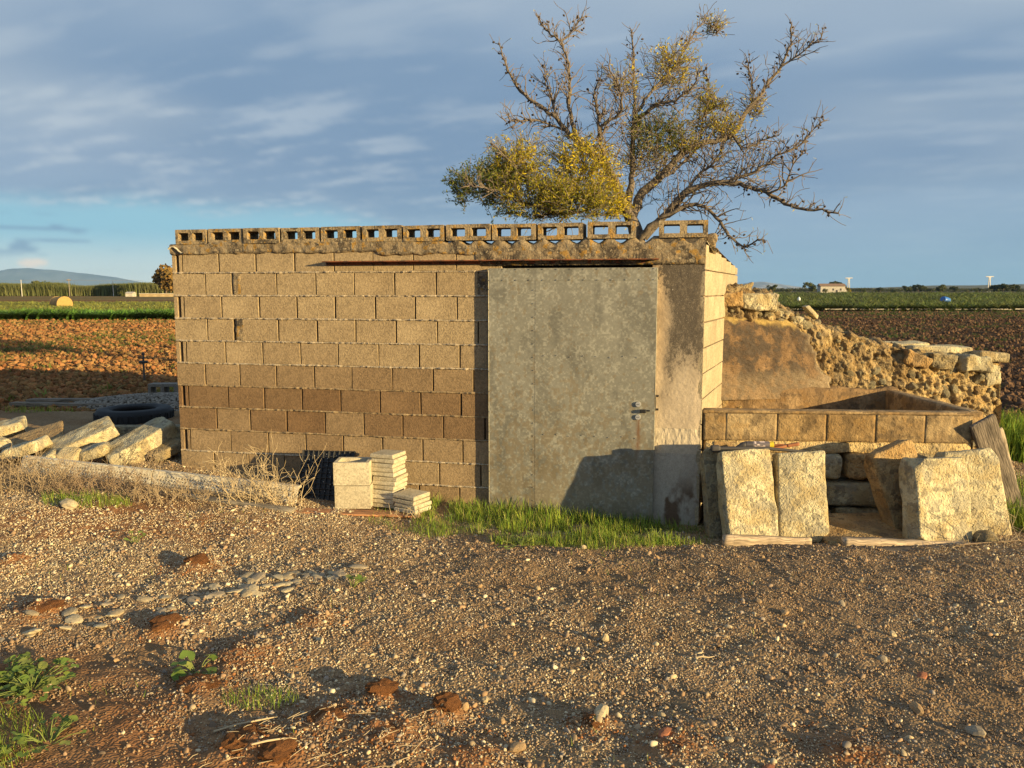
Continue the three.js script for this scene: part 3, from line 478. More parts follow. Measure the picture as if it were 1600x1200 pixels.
// galvanised sliding door
{
  const W = 1.338, Ht = 1.995, S0 = -0.182;
  const tD = tex(1024, 1536, (u, v) => {
    const X = u * W, Y = v * Ht, a = fbm2(X * 26, Y * 26, 4, 701), b = fbm2(X * 70 + 5, Y * 70, 3, 707), f = noise2(X * 300, Y * 300, 3), w = fbm2(X * 3, Y * 2, 3, 711);
    let k = 0.43 + 0.16 * sstep(0.48, 0.72, a * 0.45 + b * 0.55) - 0.1 * sstep(0.5, 0.3, fbm2(X * 9, Y * 5, 3, 741)) + 0.14 * (b - 0.5) + 0.06 * (f - 0.5) + 0.14 * (w - 0.5);
    let c = [k, k * 0.985, k * 0.93];
    const mud = sstep(0.48, 0.6, fbm2(X * 40, Y * 30, 4, 719) * 0.75 + 0.22 * fbm2(X * 3, Y * 2, 3, 723) + 0.22 * sstep(1.3, 0.1, Y) - 0.1); c = mix3(c, [0.36, 0.26, 0.14], 0.42 * mud);
    const streak = Math.exp(-(((X - 1.215 - 0.006 * (noise2(Y * 30, 1, 2) - 0.5)) / 0.016) ** 2)) * sstep(0.45, 0.62, Y) * sstep(0.84, 0.8, Y); c = mix3(c, [0.3, 0.13, 0.045], 0.75 * streak * (0.55 + 0.6 * noise2(X * 160, Y * 20, 6)));
    return c;
  });
  const rD = tex(512, 512, (u, v) => 0.5 + 0.35 * (tileFbm(u, v, 20, 4, 731) - 0.3), true);
  const mDoor = mat(col(0.57, 0.555, 0.48), { map: tD, roughness: 0.5, metalness: 0.2, bumpMap: rD, bumpScale: 0.0012 }), mSteel = mat(col(0.5, 0.48, 0.44), { roughness: 0.45, metalness: 0.8 });
  const door = part('door', boxUV(new THREE.BoxGeometry(W - 0.02, Ht - 0.03, 0.03), 1), mCore, shed, [S0 + W / 2, -0.118 + Ht / 2, 0.035]);
  // the facing sheets: a strip along the top lapped over a narrow and a wide sheet, gently buckled
  const facing = (x0, x1, y0, y1, q, seed) => { const g = new THREE.PlaneGeometry(x1 - x0, y1 - y0, 24, 40), p = g.attributes.position, uv = g.attributes.uv; for (let i = 0; i < p.count; i++) { const x = p.getX(i) + (x0 + x1) / 2, y = p.getY(i) + (y0 + y1) / 2; uv.setXY(i, x / W, y / Ht); p.setXYZ(i, x - W / 2, y - Ht / 2, q + 0.006 * (fbm2(x * 2.2, y * 2.2, 2, 5) - 0.5) + 0.0016 * (fbm2(x * 6, y * 6, 2, 15) - 0.5)); } g.computeVertexNormals(); part('metal_sheet', g, mDoor, door); };
  facing(0, 0.386, 0.0, Ht - 0.098, 0.02, 1); facing(0.3835, W, 0.0, Ht - 0.098, 0.0212, 2); facing(0, W, Ht - 0.1, Ht, 0.0228, 3);
  for (const s of [-1, 1]) part('edge_trim', chamfer(0.006, Ht, 0.05, 0.002, 0, 5), mDoor, door, [s * (W / 2 + 0.001), 0, -0.002]);
  const screw = new THREE.CylinderGeometry(0.0035, 0.004, 0.004, 7); screw.rotateX(Math.PI / 2);
  for (let i = 0; i <= 12; i++) for (const y of [Ht - 0.008, Ht - 0.092]) part('screw', screw, mSteel, door, [-W / 2 + 0.02 + i * (W - 0.04) / 12, y - Ht / 2, 0.03]);
  for (let i = 1; i < 18; i++) part('screw', screw, mSteel, door, [-W / 2 + 0.377, i * Ht / 18.6 - Ht / 2, 0.0275]);
  for (let i = 1; i < 12; i++) part('screw', screw, mSteel, door, [-W / 2 + 0.01, i * Ht / 12 - Ht / 2, 0.0255]);
  for (let i = 0; i < 8; i++) for (const y of [0.66, 1.3]) part('screw', screw, mSteel, door, [-W / 2 + 0.46 + i * 0.105, y + 0.006 * Math.sin(i * 2.3) - Ht / 2, 0.0275]);
  // two lock roses and the dark latch between them
  for (const y of [0.93, 0.828]) { const r = new THREE.CylinderGeometry(0.02, 0.022, 0.012, 20); r.rotateX(Math.PI / 2); const l = part('lock', r, mat(col(0.72, 0.7, 0.66), { roughness: 0.35, metalness: 0.7 }), door, [1.212 - W / 2, y - Ht / 2, 0.031]); part('keyhole', chamfer(0.022, 0.004, 0.006, 0.001, 0, 3), mat(col(0.04, 0.035, 0.03)), l, [-0.002, 0, 0.0045], [0, 0, 0.05]); }
  const mDark = mat(col(0.03, 0.028, 0.026), { roughness: 0.5, metalness: 0.4 });
  part('latch', chamfer(0.05, 0.026, 0.03, 0.005, 0, 4), mDark, door, [1.252 - W / 2, 0.878 - Ht / 2, 0.04]);
  part('latch_bar', chamfer(0.03, 0.012, 0.014, 0.003, 0, 4), mDark, door, [1.29 - W / 2, 0.882 - Ht / 2, 0.032]);
  // staple on the pillar that takes the latch
  for (const y of [0.77, 0.877]) part('latch_staple', chamfer(0.03, 0.012, 0.05, 0.003, 0, 6), mDark, shed, [1.172, y, 0.02]);
  part('latch_staple', chamfer(0.01, 0.12, 0.012, 0.003, 0, 7), mDark, shed, [1.162, 0.823, 0.05]);
}

// ================================================================ trough, rubble wall and the stones before them
const mLime = [1, 0.9, 0.8].map((k) => mat(col(0.8 * k, 0.78 * k, 0.69 * k), { map: tLime, bumpMap: bLime, bumpScale: 0.016 }));
const mLimeGrey = mat(col(0.5, 0.46, 0.38), { map: tLime, bumpMap: bLime, bumpScale: 0.02 });
const mLimeTan = mat(col(0.6, 0.45, 0.28), { map: tLime, bumpMap: bLime, bumpScale: 0.02 });
const mPlaster = mat(col(0.56, 0.46, 0.33), { map: tCement, bumpMap: bRough, bumpScale: 0.01 });
{
  const t = thing('water_trough', 'rectangular cement trough of blocks on a stone base beside the shed', 'trough', [1.5, 0, -6.13], -0.075);
  const mRim = mat(col(0.56, 0.46, 0.33), { map: tCement, bumpMap: bRough, bumpScale: 0.008 }), js = [0.0, 0.17, 0.56, 0.935, 1.305, 1.675, 2.02], R = rng(8);
  const tones = [[0.6, 0.46, 0.27], [0.68, 0.54, 0.34], [0.56, 0.41, 0.22], [0.6, 0.44, 0.23]].map((c) => mat(col(c[0] * 0.86, c[1] * 0.93, c[2] * 1.1), { map: tCement, bumpMap: bRough, bumpScale: 0.01 }));
  for (let i = 0; i + 1 < js.length; i++) part('block', rough(js[i + 1] - js[i] - (i > 1 && i < 5 ? 0.005 : 0.0), 0.213, 0.11, { seg: 0.02, round: 0.004, amp: 0.003, freq: 20, seed: 60 + i, size: 0.7 }), tones[i % 4], t, [(js[i] + js[i + 1]) / 2, 0.642, -0.055]);
  // cement rim: front, right side, and rough back ledge
  part('rim', rough(2.03, 0.028, 0.114, { seg: 0.02, round: 0.006, amp: 0.003, freq: 14, seed: 3, size: 0.7 }), mRim, t, [1.01, 0.762, -0.0565]);
  part('side_wall', rough(0.12, 0.23, 1.36, { seg: 0.03, round: 0.012, amp: 0.005, freq: 10, seed: 5, size: 0.7 }), mPlaster, t, [2.033, 0.655, -0.79], [0, 0.098, 0]);
  part('side_wall', rough(0.1, 0.25, 1.3, { seg: 0.04, round: 0.012, amp: 0.005, freq: 10, seed: 6, size: 0.7 }), mPlaster, t, [0.16, 0.63, -0.78], [0, -0.3, 0]);
  part('back_wall', rough(2.5, 0.44, 0.16, { seg: 0.03, round: 0.06, amp: 0.03, freq: 6, seed: 9, size: 0.7 }), mat(col(0.46, 0.36, 0.26), { map: tCement, bumpMap: bRough, bumpScale: 0.012 }), t, [0.82, 0.585, -1.33], [0, 0.14, 0]);
  part('floor', boxUV(new THREE.BoxGeometry(2.0, 0.05, 1.4), 0.7), mPlaster, t, [1.05, 0.5, -0.75], [0, 0.05, 0]);
  // base: rough field stones in two courses with mortar smeared along the top
  part('mortar_smear', rough(2.02, 0.11, 0.13, { seg: 0.02, round: 0.03, amp: 0.018, freq: 11, seed: 21 }), mat(col(0.8, 0.66, 0.45), { map: tLime, bumpMap: bRough, bumpScale: 0.02 }), t, [1.02, 0.49, -0.07]);
  part('base_core', boxUV(new THREE.BoxGeometry(2.0, 0.8, 1.3), 0.7), mat(col(0.42, 0.31, 0.19), { map: tConcrete }), t, [1.06, 0.05, -0.82]);
  const stones = [[0.02, 0.4, 0.24, 0.44], [0.42, 0.78, 0.25, 0.44], [0.8, 1.06, 0.24, 0.43], [1.1, 1.42, 0.25, 0.45], [1.45, 1.78, 0.25, 0.44], [1.8, 2.06, 0.25, 0.43], [0.02, 0.5, 0.03, 0.22], [0.53, 0.93, 0.02, 0.22], [0.95, 1.5, 0.03, 0.215], [1.54, 2.06, 0.02, 0.22], [0.1, 1.0, -0.2, 0.01], [1.02, 2.06, -0.2, 0.015]];
  stones.forEach(([a, b, c, d], i) => part('stone', rough(b - a, d - c, 0.26, { seg: 0.025, round: 0.04, amp: 0.018, freq: 8, seed: 200 + i, skew: 0.12 }), [mLimeTan, mLimeGrey, mLime[2]][i % 3], t, [(a + b) / 2, (c + d) / 2, -0.12 + 0.03 * R()]));
}
// ruined rubble wall behind the trough
{
  const w = thing('rubble_wall', 'ruined stone rubble wall sloping down behind the trough, partly plastered', 'wall', [2.2, 0, -7.3], 0.147);
  const prof = [[-0.35, 1.66], [-0.2, 1.7], [-0.1, 1.73], [0.02, 1.7], [0.12, 1.68], [0.22, 1.66], [0.27, 1.57], [0.41, 1.49], [0.6, 1.42], [0.8, 1.345], [1.06, 1.27], [1.3, 1.2], [1.46, 1.165], [1.66, 1.1], [1.85, 1.08], [2.1, 1.07], [2.41, 1.055], [2.5, 1.04], [2.58, 1.0], [2.62, 0.96]];
  const top = (u) => { let i = 0; while (i < prof.length - 2 && u > prof[i + 1][0]) i++; return lerp(prof[i][1], prof[i + 1][1], clamp((u - prof[i][0]) / (prof[i + 1][0] - prof[i][0]))); };
  const N = 240, F = 92, B = 14, K = 12, pos = [], idx = [], clr = [];
  for (let i = 0; i <= N; i++) {
    const u = lerp(-0.35, 2.62, i / N), T = top(u), end = sstep(2.62, 2.5, u), ring = [];
    for (let j = 0; j <= F; j++) { const y = lerp(-0.1, T, j / F), tt = j / F; ring.push([u, y, 0.02 - 0.07 * tt * tt - 0.05 * (1 - end), 0, 0, 1]); }
    for (let j = 1; j <= B; j++) { const t = j / B; ring.push([u, T + 0.03 * Math.sin(t * Math.PI), -0.05 - 0.48 * t, 0, 1, 0.0]); }
    for (let j = 1; j <= K; j++) ring.push([u, lerp(T, -0.1, j / K), -0.53, 0, 0, -1]);
    for (const [x, y, z, nx, ny, nz] of ring) {
      const smooth = 0, under = nz > 0 ? sstep(0.62, 0.44, x) * sstep(1.42, 1.34, y + 0.1 * x) : 0;
      const lump = 0.075 * (0.45 - cell2(x * 8 + 0.8 * fbm2(y * 5, x * 5, 2, 4), y * 9.5 + z * 7, 31)) + 0.045 * (0.45 - cell2(x * 21, (y + z) * 23, 37)) + 0.06 * (fbm3(x * 5, y * 5, z * 5, 3) - 0.5) + 0.04 * (fbm3(x * 26, y * 26, z * 26, 3) - 0.5);
      const d = lump - 0.05 * under;
      pos.push(x + (u > 2.55 ? d * 0.5 : 0), y + ny * d, z + nz * d);
      const a = fbm2(x * 4 + 3, (y + z) * 4, 4, 71), b = fbm2(x * 15, (y + z) * 15, 3, 77), e = sstep(0.46, 0.62, fbm2(x * 3.1, y * 3.4 + z, 4, 83));
      let c = mix3([0.66, 0.54, 0.37], [0.4, 0.31, 0.2], sstep(0.38, 0.62, a * 0.4 + b * 0.6));
      c = mix3(c, [0.34, 0.28, 0.21], 0.6 * e * (1 - smooth) * sstep(1.9, 1.5, x)); c = mix3(c, [0.72, 0.58, 0.37], 0.75 * sstep(1.55, 1.9, x + 0.3 * (a - 0.5)) * sstep(0.35, 0.6, b + 0.2)); 
      clr.push(...c);
    }
    const W = F + B + K + 1; if (i) for (let j = 0; j + 1 < W; j++) { const a = (i - 1) * W + j; idx.push(a, a + W, a + 1, a + W, a + W + 1, a + 1); }
    if (i === N) { const o = i * W; for (let j = 1; j + 1 < W; j++) idx.push(o, o + j + 1, o + j); }
  }
  const g = new THREE.BufferGeometry(); g.setAttribute('position', new THREE.Float32BufferAttribute(pos, 3)); g.setAttribute('color', new THREE.Float32BufferAttribute(clr, 3)); g.setIndex(idx); g.computeVertexNormals();
  part('rubble_core', boxUV(g, 0.8), mat(0xffffff, { vertexColors: true, map: scaled(tLime, 1), bumpMap: bRough, bumpScale: 0.035 }), w);
  // old render still clinging to the high end: its edges break off unevenly
  {
    const X0 = -0.36, X1 = 1.02, Y0 = 0.7, Y1 = 1.52, tB = tex(1024, 768, (u, v) => {
      const x = lerp(X0, X1, u), y = lerp(Y0, Y1, v), a = fbm2(x * 4 + 3, y * 4, 5, 841), b = fbm2(x * 40, y * 40, 3, 847), s = noise2(x * 260, y * 260, 5), g = fbm2(x * 12, y * 12, 4, 853);
      let c = mix3([0.23, 0.14, 0.07], [0.1, 0.065, 0.04], sstep(0.36, 0.56, a * 0.5 + g * 0.5));
      c = mix3(c, [0.065, 0.05, 0.038], 0.75 * sstep(0.48, 0.58, b * 0.5 + g * 0.5)); c = mix3(c, [0.3, 0.225, 0.14], 0.6 * sstep(0.5, 0.75, x + 0.5 * (g - 0.5)) + 0.4 * sstep(1.0, 0.85, y + 0.4 * (a - 0.5)));
      c = mix3(c, [0.55, 0.38, 0.12], 0.7 * sstep(1.39, 1.44, y + 0.1 * x + 0.12 * (g - 0.5))); const k = 0.85 + 0.5 * (s - 0.5) + 0.3 * (b - 0.5); return c.map((q) => q * k);
    });
    const N2 = 90, M2 = 70, p2 = [], u2 = [], i2 = [];
    for (let i = 0; i <= N2; i++) for (let j = 0; j <= M2; j++) {
      const x = lerp(X0, X1, i / N2), y = lerp(Y0, Y1, j / M2), topE = 1.46 - 0.13 * Math.max(0, x) - 0.22 * Math.max(0, x - 0.35) + 0.05 * (fbm2(x * 8, 3, 3, 5) - 0.5), rightE = 0.52 + 0.55 * (1.3 - y) + 0.32 * (fbm2(y * 7, 7, 3, 9) - 0.5), in_ = Math.min(topE - y, rightE - x);
      const z = 0.034 + 0.022 * (fbm2(x * 3.5, y * 3.5, 3, 21) - 0.5) + 0.016 * (fbm2(x * 20, y * 20, 3, 25) - 0.5) - 0.05 * (y - 0.8) - 0.11 * sstep(0.012, -0.03, in_);
      p2.push(x, y, z); u2.push(i / N2, j / M2); if (i && j && in_ > -0.035) { const A = (i - 1) * (M2 + 1) + j - 1, B = A + M2 + 1; i2.push(A, B, A + 1, B, B + 1, A + 1); }
    }
    const g2 = new THREE.BufferGeometry(); g2.setAttribute('position', new THREE.Float32BufferAttribute(p2, 3)); g2.setAttribute('uv', new THREE.Float32BufferAttribute(u2, 2)); g2.setIndex(i2); g2.computeVertexNormals();
    part('old_render', g2, mat(0xffffff, { map: tB, bumpMap: scaled(bRough, 1.5), bumpScale: 0.012 }), w).userData.label = 'brown stained old render on the high end';
  }
  // stones bedded in the face and lying along the top [u, y, z, length, height, depth, tilt]
  const M = [mLime[1], mLimeTan, mLimeGrey, mLime[2]], R = rng(91);
  const set = [[0.08, 1.6, -0.1, 0.34, 0.15, 0.3, -0.03], [-0.2, 1.62, -0.1, 0.2, 0.13, 0.26, 0.1], [-0.08, 1.7, -0.18, 0.22, 0.1, 0.2, 0.1], [0.32, 1.49, -0.12, 0.14, 0.09, 0.2, -0.4], [0.5, 1.41, -0.14, 0.12, 0.08, 0.2, -0.4], [1.68, 1.05, -0.05, 0.26, 0.12, 0.2, -0.32], [1.95, 1.03, -0.06, 0.24, 0.14, 0.22, -0.15], [2.3, 1.0, -0.07, 0.3, 0.14, 0.26, -0.08], [2.5, 0.88, -0.07, 0.16, 0.2, 0.18, 0.05], [1.46, 1.16, -0.25, 0.16, 0.1, 0.2, -0.1], [1.28, 1.2, -0.24, 0.18, 0.07, 0.2, -0.2]];
  set.forEach(([u, y, z, l, h, d, tilt], i) => part('stone', rough(l, h, d, { seg: 0.014, round: 0.02, amp: 0.024, freq: 16, seed: 500 + i, skew: 0.5, sharp: true }), M[i % 4], w, [u, y, z], [0.1 * (R() - 0.5), 0.3 * (R() - 0.5), tilt]));
  const face = []; for (let k = 0; k < 900 && face.length < 230; k++) { const u = -0.2 + 2.78 * R(), lo = u < 0.62 ? top(u) - 0.22 : 0.2, y = lo + R() * (top(u) + 0.02 - lo), r = 0.016 + 0.04 * R() ** 2; if (face.every((f) => Math.hypot(f[0] - u, f[1] - y) > (f[2] + r) * 1.05)) face.push([u, y, r]); }
  const fg = [0, 1, 2, 3, 4, 5].map((i) => { const g = pebble(1, 40 + i, 0.5).toNonIndexed(); g.computeVertexNormals(); return boxUV(g, 1.2); });
  face.forEach(([u, y, r], i) => { const o = part('stone', fg[i % 6], M[(i * 7 + (i % 5)) % 4], w, [u, y, 0.012 - 0.07 * (y / top(u)) ** 2 - (y > top(u) - 0.04 ? 0.2 * R() : 0)], [R() * 6, R() * 6, R() * 6]); o.scale.set(r * (1 + 0.6 * R()), r * (0.7 + 0.3 * R()), r * 0.9); });
}
// loose ashlars lying behind the crest
solo('stone_block', rough(0.62, 0.19, 0.32, { seg: 0.03, round: 0.02, amp: 0.01, freq: 7, seed: 41 }), mLime[1], 'long squared tan stone lying behind the crest of the rubble wall', 'stone', [4.2, 1.06, -7.9], [0, 0.06, -0.02]);
solo('stone_block', rough(0.36, 0.1, 0.3, { seg: 0.03, round: 0.03, amp: 0.012, freq: 8, seed: 43 }), mLimeGrey, 'grey flat stone at the low end of the rubble wall', 'stone', [4.66, 1.06, -7.82], [0, 0.2, -0.08]);
solo('stone_block', rough(0.42, 0.05, 0.25, { seg: 0.03, round: 0.02, amp: 0.008, freq: 8, seed: 45 }), mLime[0], 'thin pale slab behind the long squared stone', 'stone', [3.92, 1.165, -7.95], [0.03, 0.1, 0]);
solo('stone_shard', rough(0.16, 0.035, 0.08, { seg: 0.012, round: 0.006, amp: 0.008, freq: 14, seed: 47, skew: 0.6, sharp: true }), mLime[0], 'white shard balanced on the slope of the rubble wall', 'stone', [2.83, 1.5, -7.55], [0, 0.2, -0.75]);
// five limestone slabs leaning on the trough, and one lying flat
{
  const slab = (w, h, d, seed, m, x, z, y, lean, turn, roll, label) => { const o = solo('limestone_slab', rough(w, h, d, { seg: 0.015, round: 0.012, amp: 0.013, freq: 8, seed, size: 0.75, skew: 0.08, chips: 9 }), m, label, 'stone slab', [x, y, z], [0, 0, 0]); o.rotation.set(-lean, turn, roll, 'YXZ'); return o; };
  slab(0.365, 0.66, 0.16, 11, mLime[0], 1.695, -5.6, 0.225, 0.27, 0.06, 0.045, 'cream limestone slab leaning nearest the metal door, tool lying on it');
  slab(0.345, 0.64, 0.15, 12, mLime[1], 2.085, -5.62, 0.215, 0.27, -0.03, -0.005, 'limestone slab with faint ochre stripes, second from the metal door');
  slab(0.36, 0.66, 0.13, 13, mLimeGrey, 1.605, -5.8, 0.2, 0.24, 0.1, 0.03, 'grey limestone slab tucked behind the one nearest the door');
  slab(0.36, 0.7, 0.15, 14, mLimeTan, 2.86, -5.72, 0.23, 0.16, 0.2, 0.3, 'tan limestone slab tilted sideways behind the front pair of slabs');
  slab(0.4, 0.62, 0.2, 15, mLime[0], 2.985, -5.46, 0.225, 0.2, 0.12, 0.01, 'cream limestone slab with chipped upper face standing in front of two others');
  slab(0.4, 0.66, 0.16, 16, mLime[1], 3.33, -5.62, 0.215, 0.22, -0.02, 0.12, 'limestone slab farthest from the door beside the leaning plank');
  slab(0.62, 0.5, 0.1, 17, mLimeTan, 2.5, -5.62, -0.06, 1.44, 0.1, 0, 'flat sandy slab on the ground between the two groups of standing slabs');
}
// stripes of ochre paint on the second slab are thin crusts
{
  const mW = [[0.5, 0.42, 0.32], [0.2, 0.17, 0.14], [0.62, 0.5, 0.36]].map((c) => mat(col(...c).multiplyScalar(1.35), { map: tWood, bumpMap: bWood, bumpScale: 0.006 }));
  const board = (l, h, d, seed, m, pos, rot, label) => solo('wooden_plank', rough(l, h, d, { seg: 0.03, round: 0.008, amp: 0.005, freq: 6, seed, size: 0.5 }), mW[m], label, 'plank', pos, rot);
  board(0.62, 0.07, 0.05, 21, 2, [1.79, -0.045, -5.4], [0, -0.02, -0.02], 'short bleached plank at the foot of the slabs by the door');
  board(0.86, 0.06, 0.07, 22, 2, [2.72, -0.04, -5.32], [0, -0.03, -0.02], 'knotty pale plank at the foot of the front pair of slabs');
  board(0.9, 0.05, 0.1, 23, 1, [2.66, -0.06, -5.2], [0.1, 0.03, 0.01], 'grey split plank lying nearest the yard');
  board(0.95, 0.2, 0.035, 24, 1, [3.78, 0.32, -6.05], [0.2, 0.15, -1.08], 'long grey plank leaning at the open end of the trough');
  board(0.8, 0.12, 0.03, 25, 0, [3.93, 0.28, -6.2], [0.25, 0.2, -1.1], 'weathered plank behind the long grey leaning plank');
  solo('round_stone', boxUV(pebble(3, 9, 0.2, 0.8), 4), mLimeGrey, 'round pale stone beside the twigs at the plank ends', 'stone', [3.27, 0.0, -5.32]).scale.setScalar(0.075);
}
// tools left on top of the slabs
{
  const dark = mat(col(0.05, 0.045, 0.045), { roughness: 0.7 });
  const bar = thing('crowbar', 'dark steel bar laid along the tops of the slabs by the door', 'tool', [1.86, 0.545, -5.735], -0.06);
  part('shaft', tube([[-0.33, 0, 0], [0, 0.004, 0], [0.3, -0.018, 0.01]], [0.014, 0.013, 0.01], 8), dark, bar); part('head', rough(0.07, 0.05, 0.045, { seg: 0.012, round: 0.012, amp: 0.003, freq: 20, seed: 3 }), dark, bar, [-0.36, -0.002, 0]);
  const can = thing('sealant_tube', 'printed tube with yellow cap lying on the slab tops', 'tube', [1.82, 0.565, -5.79], -0.05);
  const tL = tex(256, 128, (u, v) => { const b = noise2(u * 10, v * 6, 3) > 0.5; return v > 0.72 ? [0.05, 0.045, 0.05] : b && v > 0.2 && v < 0.66 ? [0.55, 0.45, 0.42] : u > 0.5 && u < 0.62 ? [0.5, 0.12, 0.12] : [0.12, 0.1, 0.11]; });
  const body = new THREE.CylinderGeometry(0.027, 0.027, 0.17, 20); body.rotateZ(Math.PI / 2); part('body', body, mat(0xffffff, { map: tL, roughness: 0.5 }), can);
  const cap = new THREE.CylinderGeometry(0.022, 0.028, 0.03, 16); cap.rotateZ(Math.PI / 2); part('cap', cap, mat(col(0.75, 0.55, 0.03), { roughness: 0.45 }), can, [0.1, 0, 0]);
  part('nozzle', tube([[-0.085, 0, 0], [-0.11, -0.004, 0], [-0.155, -0.02, 0]], [0.026, 0.022, 0.008], 10), dark, can);
  const pl = thing('pliers', 'rusty brown pliers lying beside the yellow-capped tube', 'tool', [2.05, 0.555, -5.8], -0.1), mR = mat(col(0.3, 0.11, 0.045), { roughness: 0.8 });
  part('handle', tube([[0, 0, 0], [-0.06, -0.01, 0.02], [-0.13, -0.02, 0.02]], [0.011, 0.011, 0.009], 7), mR, pl); part('handle', tube([[0, 0, 0], [-0.06, 0.0, -0.02], [-0.13, -0.012, -0.025]], [0.011, 0.011, 0.009], 7), mR, pl); part('jaw', rough(0.09, 0.026, 0.035, { seg: 0.01, round: 0.01, amp: 0.002, freq: 30, seed: 7 }), mR, pl, [0.035, 0.008, 0], [0, 0, 0.2]);
}

// ================================================================ pieces stacked before the wall
{
  const R = rng(71), pal = [[0.72, 0.63, 0.45], [0.66, 0.57, 0.4], [0.78, 0.7, 0.52]].map((c) => mat(col(...c), { map: tConcrete, bumpMap: bConcrete, bumpScale: 0.003 }));
  const yb = -0.055;
  // two hollow blocks on top of one another
  const hollow = (w, h, d) => { const s = new THREE.Shape([[-w / 2, -d / 2], [w / 2, -d / 2], [w / 2, d / 2], [-w / 2, d / 2]].map((q) => new THREE.Vector2(...q))); const p = new THREE.Path(); const t = 0.032; p.moveTo(-w / 2 + t, -d / 2 + t); p.lineTo(-w / 2 + t, d / 2 - t); p.lineTo(w / 2 - t, d / 2 - t); p.lineTo(w / 2 - t, -d / 2 + t); s.holes.push(p); const g = new THREE.ExtrudeGeometry(s, { depth: h - 0.004, bevelEnabled: true, bevelThickness: 0.002, bevelSize: 0.003, bevelOffset: -0.003, bevelSegments: 1 }); g.rotateX(-Math.PI / 2); return boxUV(g, 0.7, R(), R()); };
  const hb = hollow(0.285, 0.187, 0.22);
  solo('hollow_block', hb, pal[1], 'hollow concrete block standing on the plank under another one', 'block', [-1.272, -0.033, -6.3], [0, -0.02, 0]);
  solo('hollow_block', hb, pal[0], 'hollow concrete block set on top of another beside the pavers', 'block', [-1.28, 0.157, -6.3], [0, 0.0, 0]);
  // pavers
  const pg = [0, 1, 2].map((i) => chamfer(0.215, 0.035, 0.215, 0.006, 0.003, 90 + i));
  for (let i = 0; i < 12; i++) solo('paver', pg[i % 3], pal[Math.floor(R() * 3)], 'cream concrete paver in the tall stack beside the hollow blocks', 'paver', [-1.01 + (R() - 0.5) * 0.02 + (i < 7 && i > 4 ? 0.015 : 0), -0.03 + 0.0367 * i, -6.36 + (R() - 0.5) * 0.02], [(R() - 0.5) * 0.01, -0.35 + (R() - 0.5) * 0.08, (R() - 0.5) * 0.012], 'tall stack of pavers');
  for (let i = 0; i < 4; i++) solo('paver', pg[(i + 1) % 3], pal[Math.floor(R() * 3)], 'cream concrete paver in the low stack before the tall one', 'paver', [-0.8 + (R() - 0.5) * 0.02, -0.035 + 0.0367 * i, -6.22 + (R() - 0.5) * 0.02], [(R() - 0.5) * 0.02, -0.55 + (R() - 0.5) * 0.12, (R() - 0.5) * 0.02 - 0.03], 'low stack of pavers');
  // board under them
  solo('wooden_plank', rough(1.3, 0.02, 0.14, { seg: 0.04, round: 0.005, amp: 0.003, freq: 5, seed: 31, size: 0.5 }), mat(col(0.72, 0.36, 0.17), { map: tWood, bumpMap: bWood, bumpScale: 0.004 }), 'thin reddish plank on the ground before the black panel', 'plank', [-1.36, -0.045, -6.13], [0, 0.0, -0.035]);
  // black plastic panel of ribs and cells
  const p = thing('plastic_panel', 'black ribbed plastic panel leaning on the block wall behind the hollow blocks', 'panel', [-1.56, -0.03, -6.42], -0.12), mB = mat(col(0.018, 0.018, 0.02), { roughness: 0.6 });
  p.rotation.order = 'YXZ'; p.rotation.x = -0.42;
  part('sheet', boxUV(new THREE.BoxGeometry(0.46, 0.42, 0.012), 1), mB, p, [0, 0.21, 0]);
  for (let i = 0; i <= 10; i++) part('rib', chamfer(0.008, 0.42, 0.02, 0.002, 0, 2), mB, p, [-0.226 + i * 0.0452, 0.21, 0.014]);
  for (let i = 0; i <= 9; i++) part('rib', chamfer(0.46, 0.008, 0.016, 0.002, 0, 2), mB, p, [0, 0.004 + i * 0.0458, 0.013]);
  // small white flecks of dried lime on it
  const fl = []; for (let i = 0; i < 70; i++) fl.push([(R() - 0.5) * 0.44, 0.03 + R() * 0.37, 0.0255, 0, 0, R() * 3, 0.004 * R() + 0.001, 0.003 * R() + 0.001, 0.0012]); stuff('lime_flecks', pebble(0, 2, 0.4), mat(col(0.5, 0.48, 0.44)), fl, p);
}
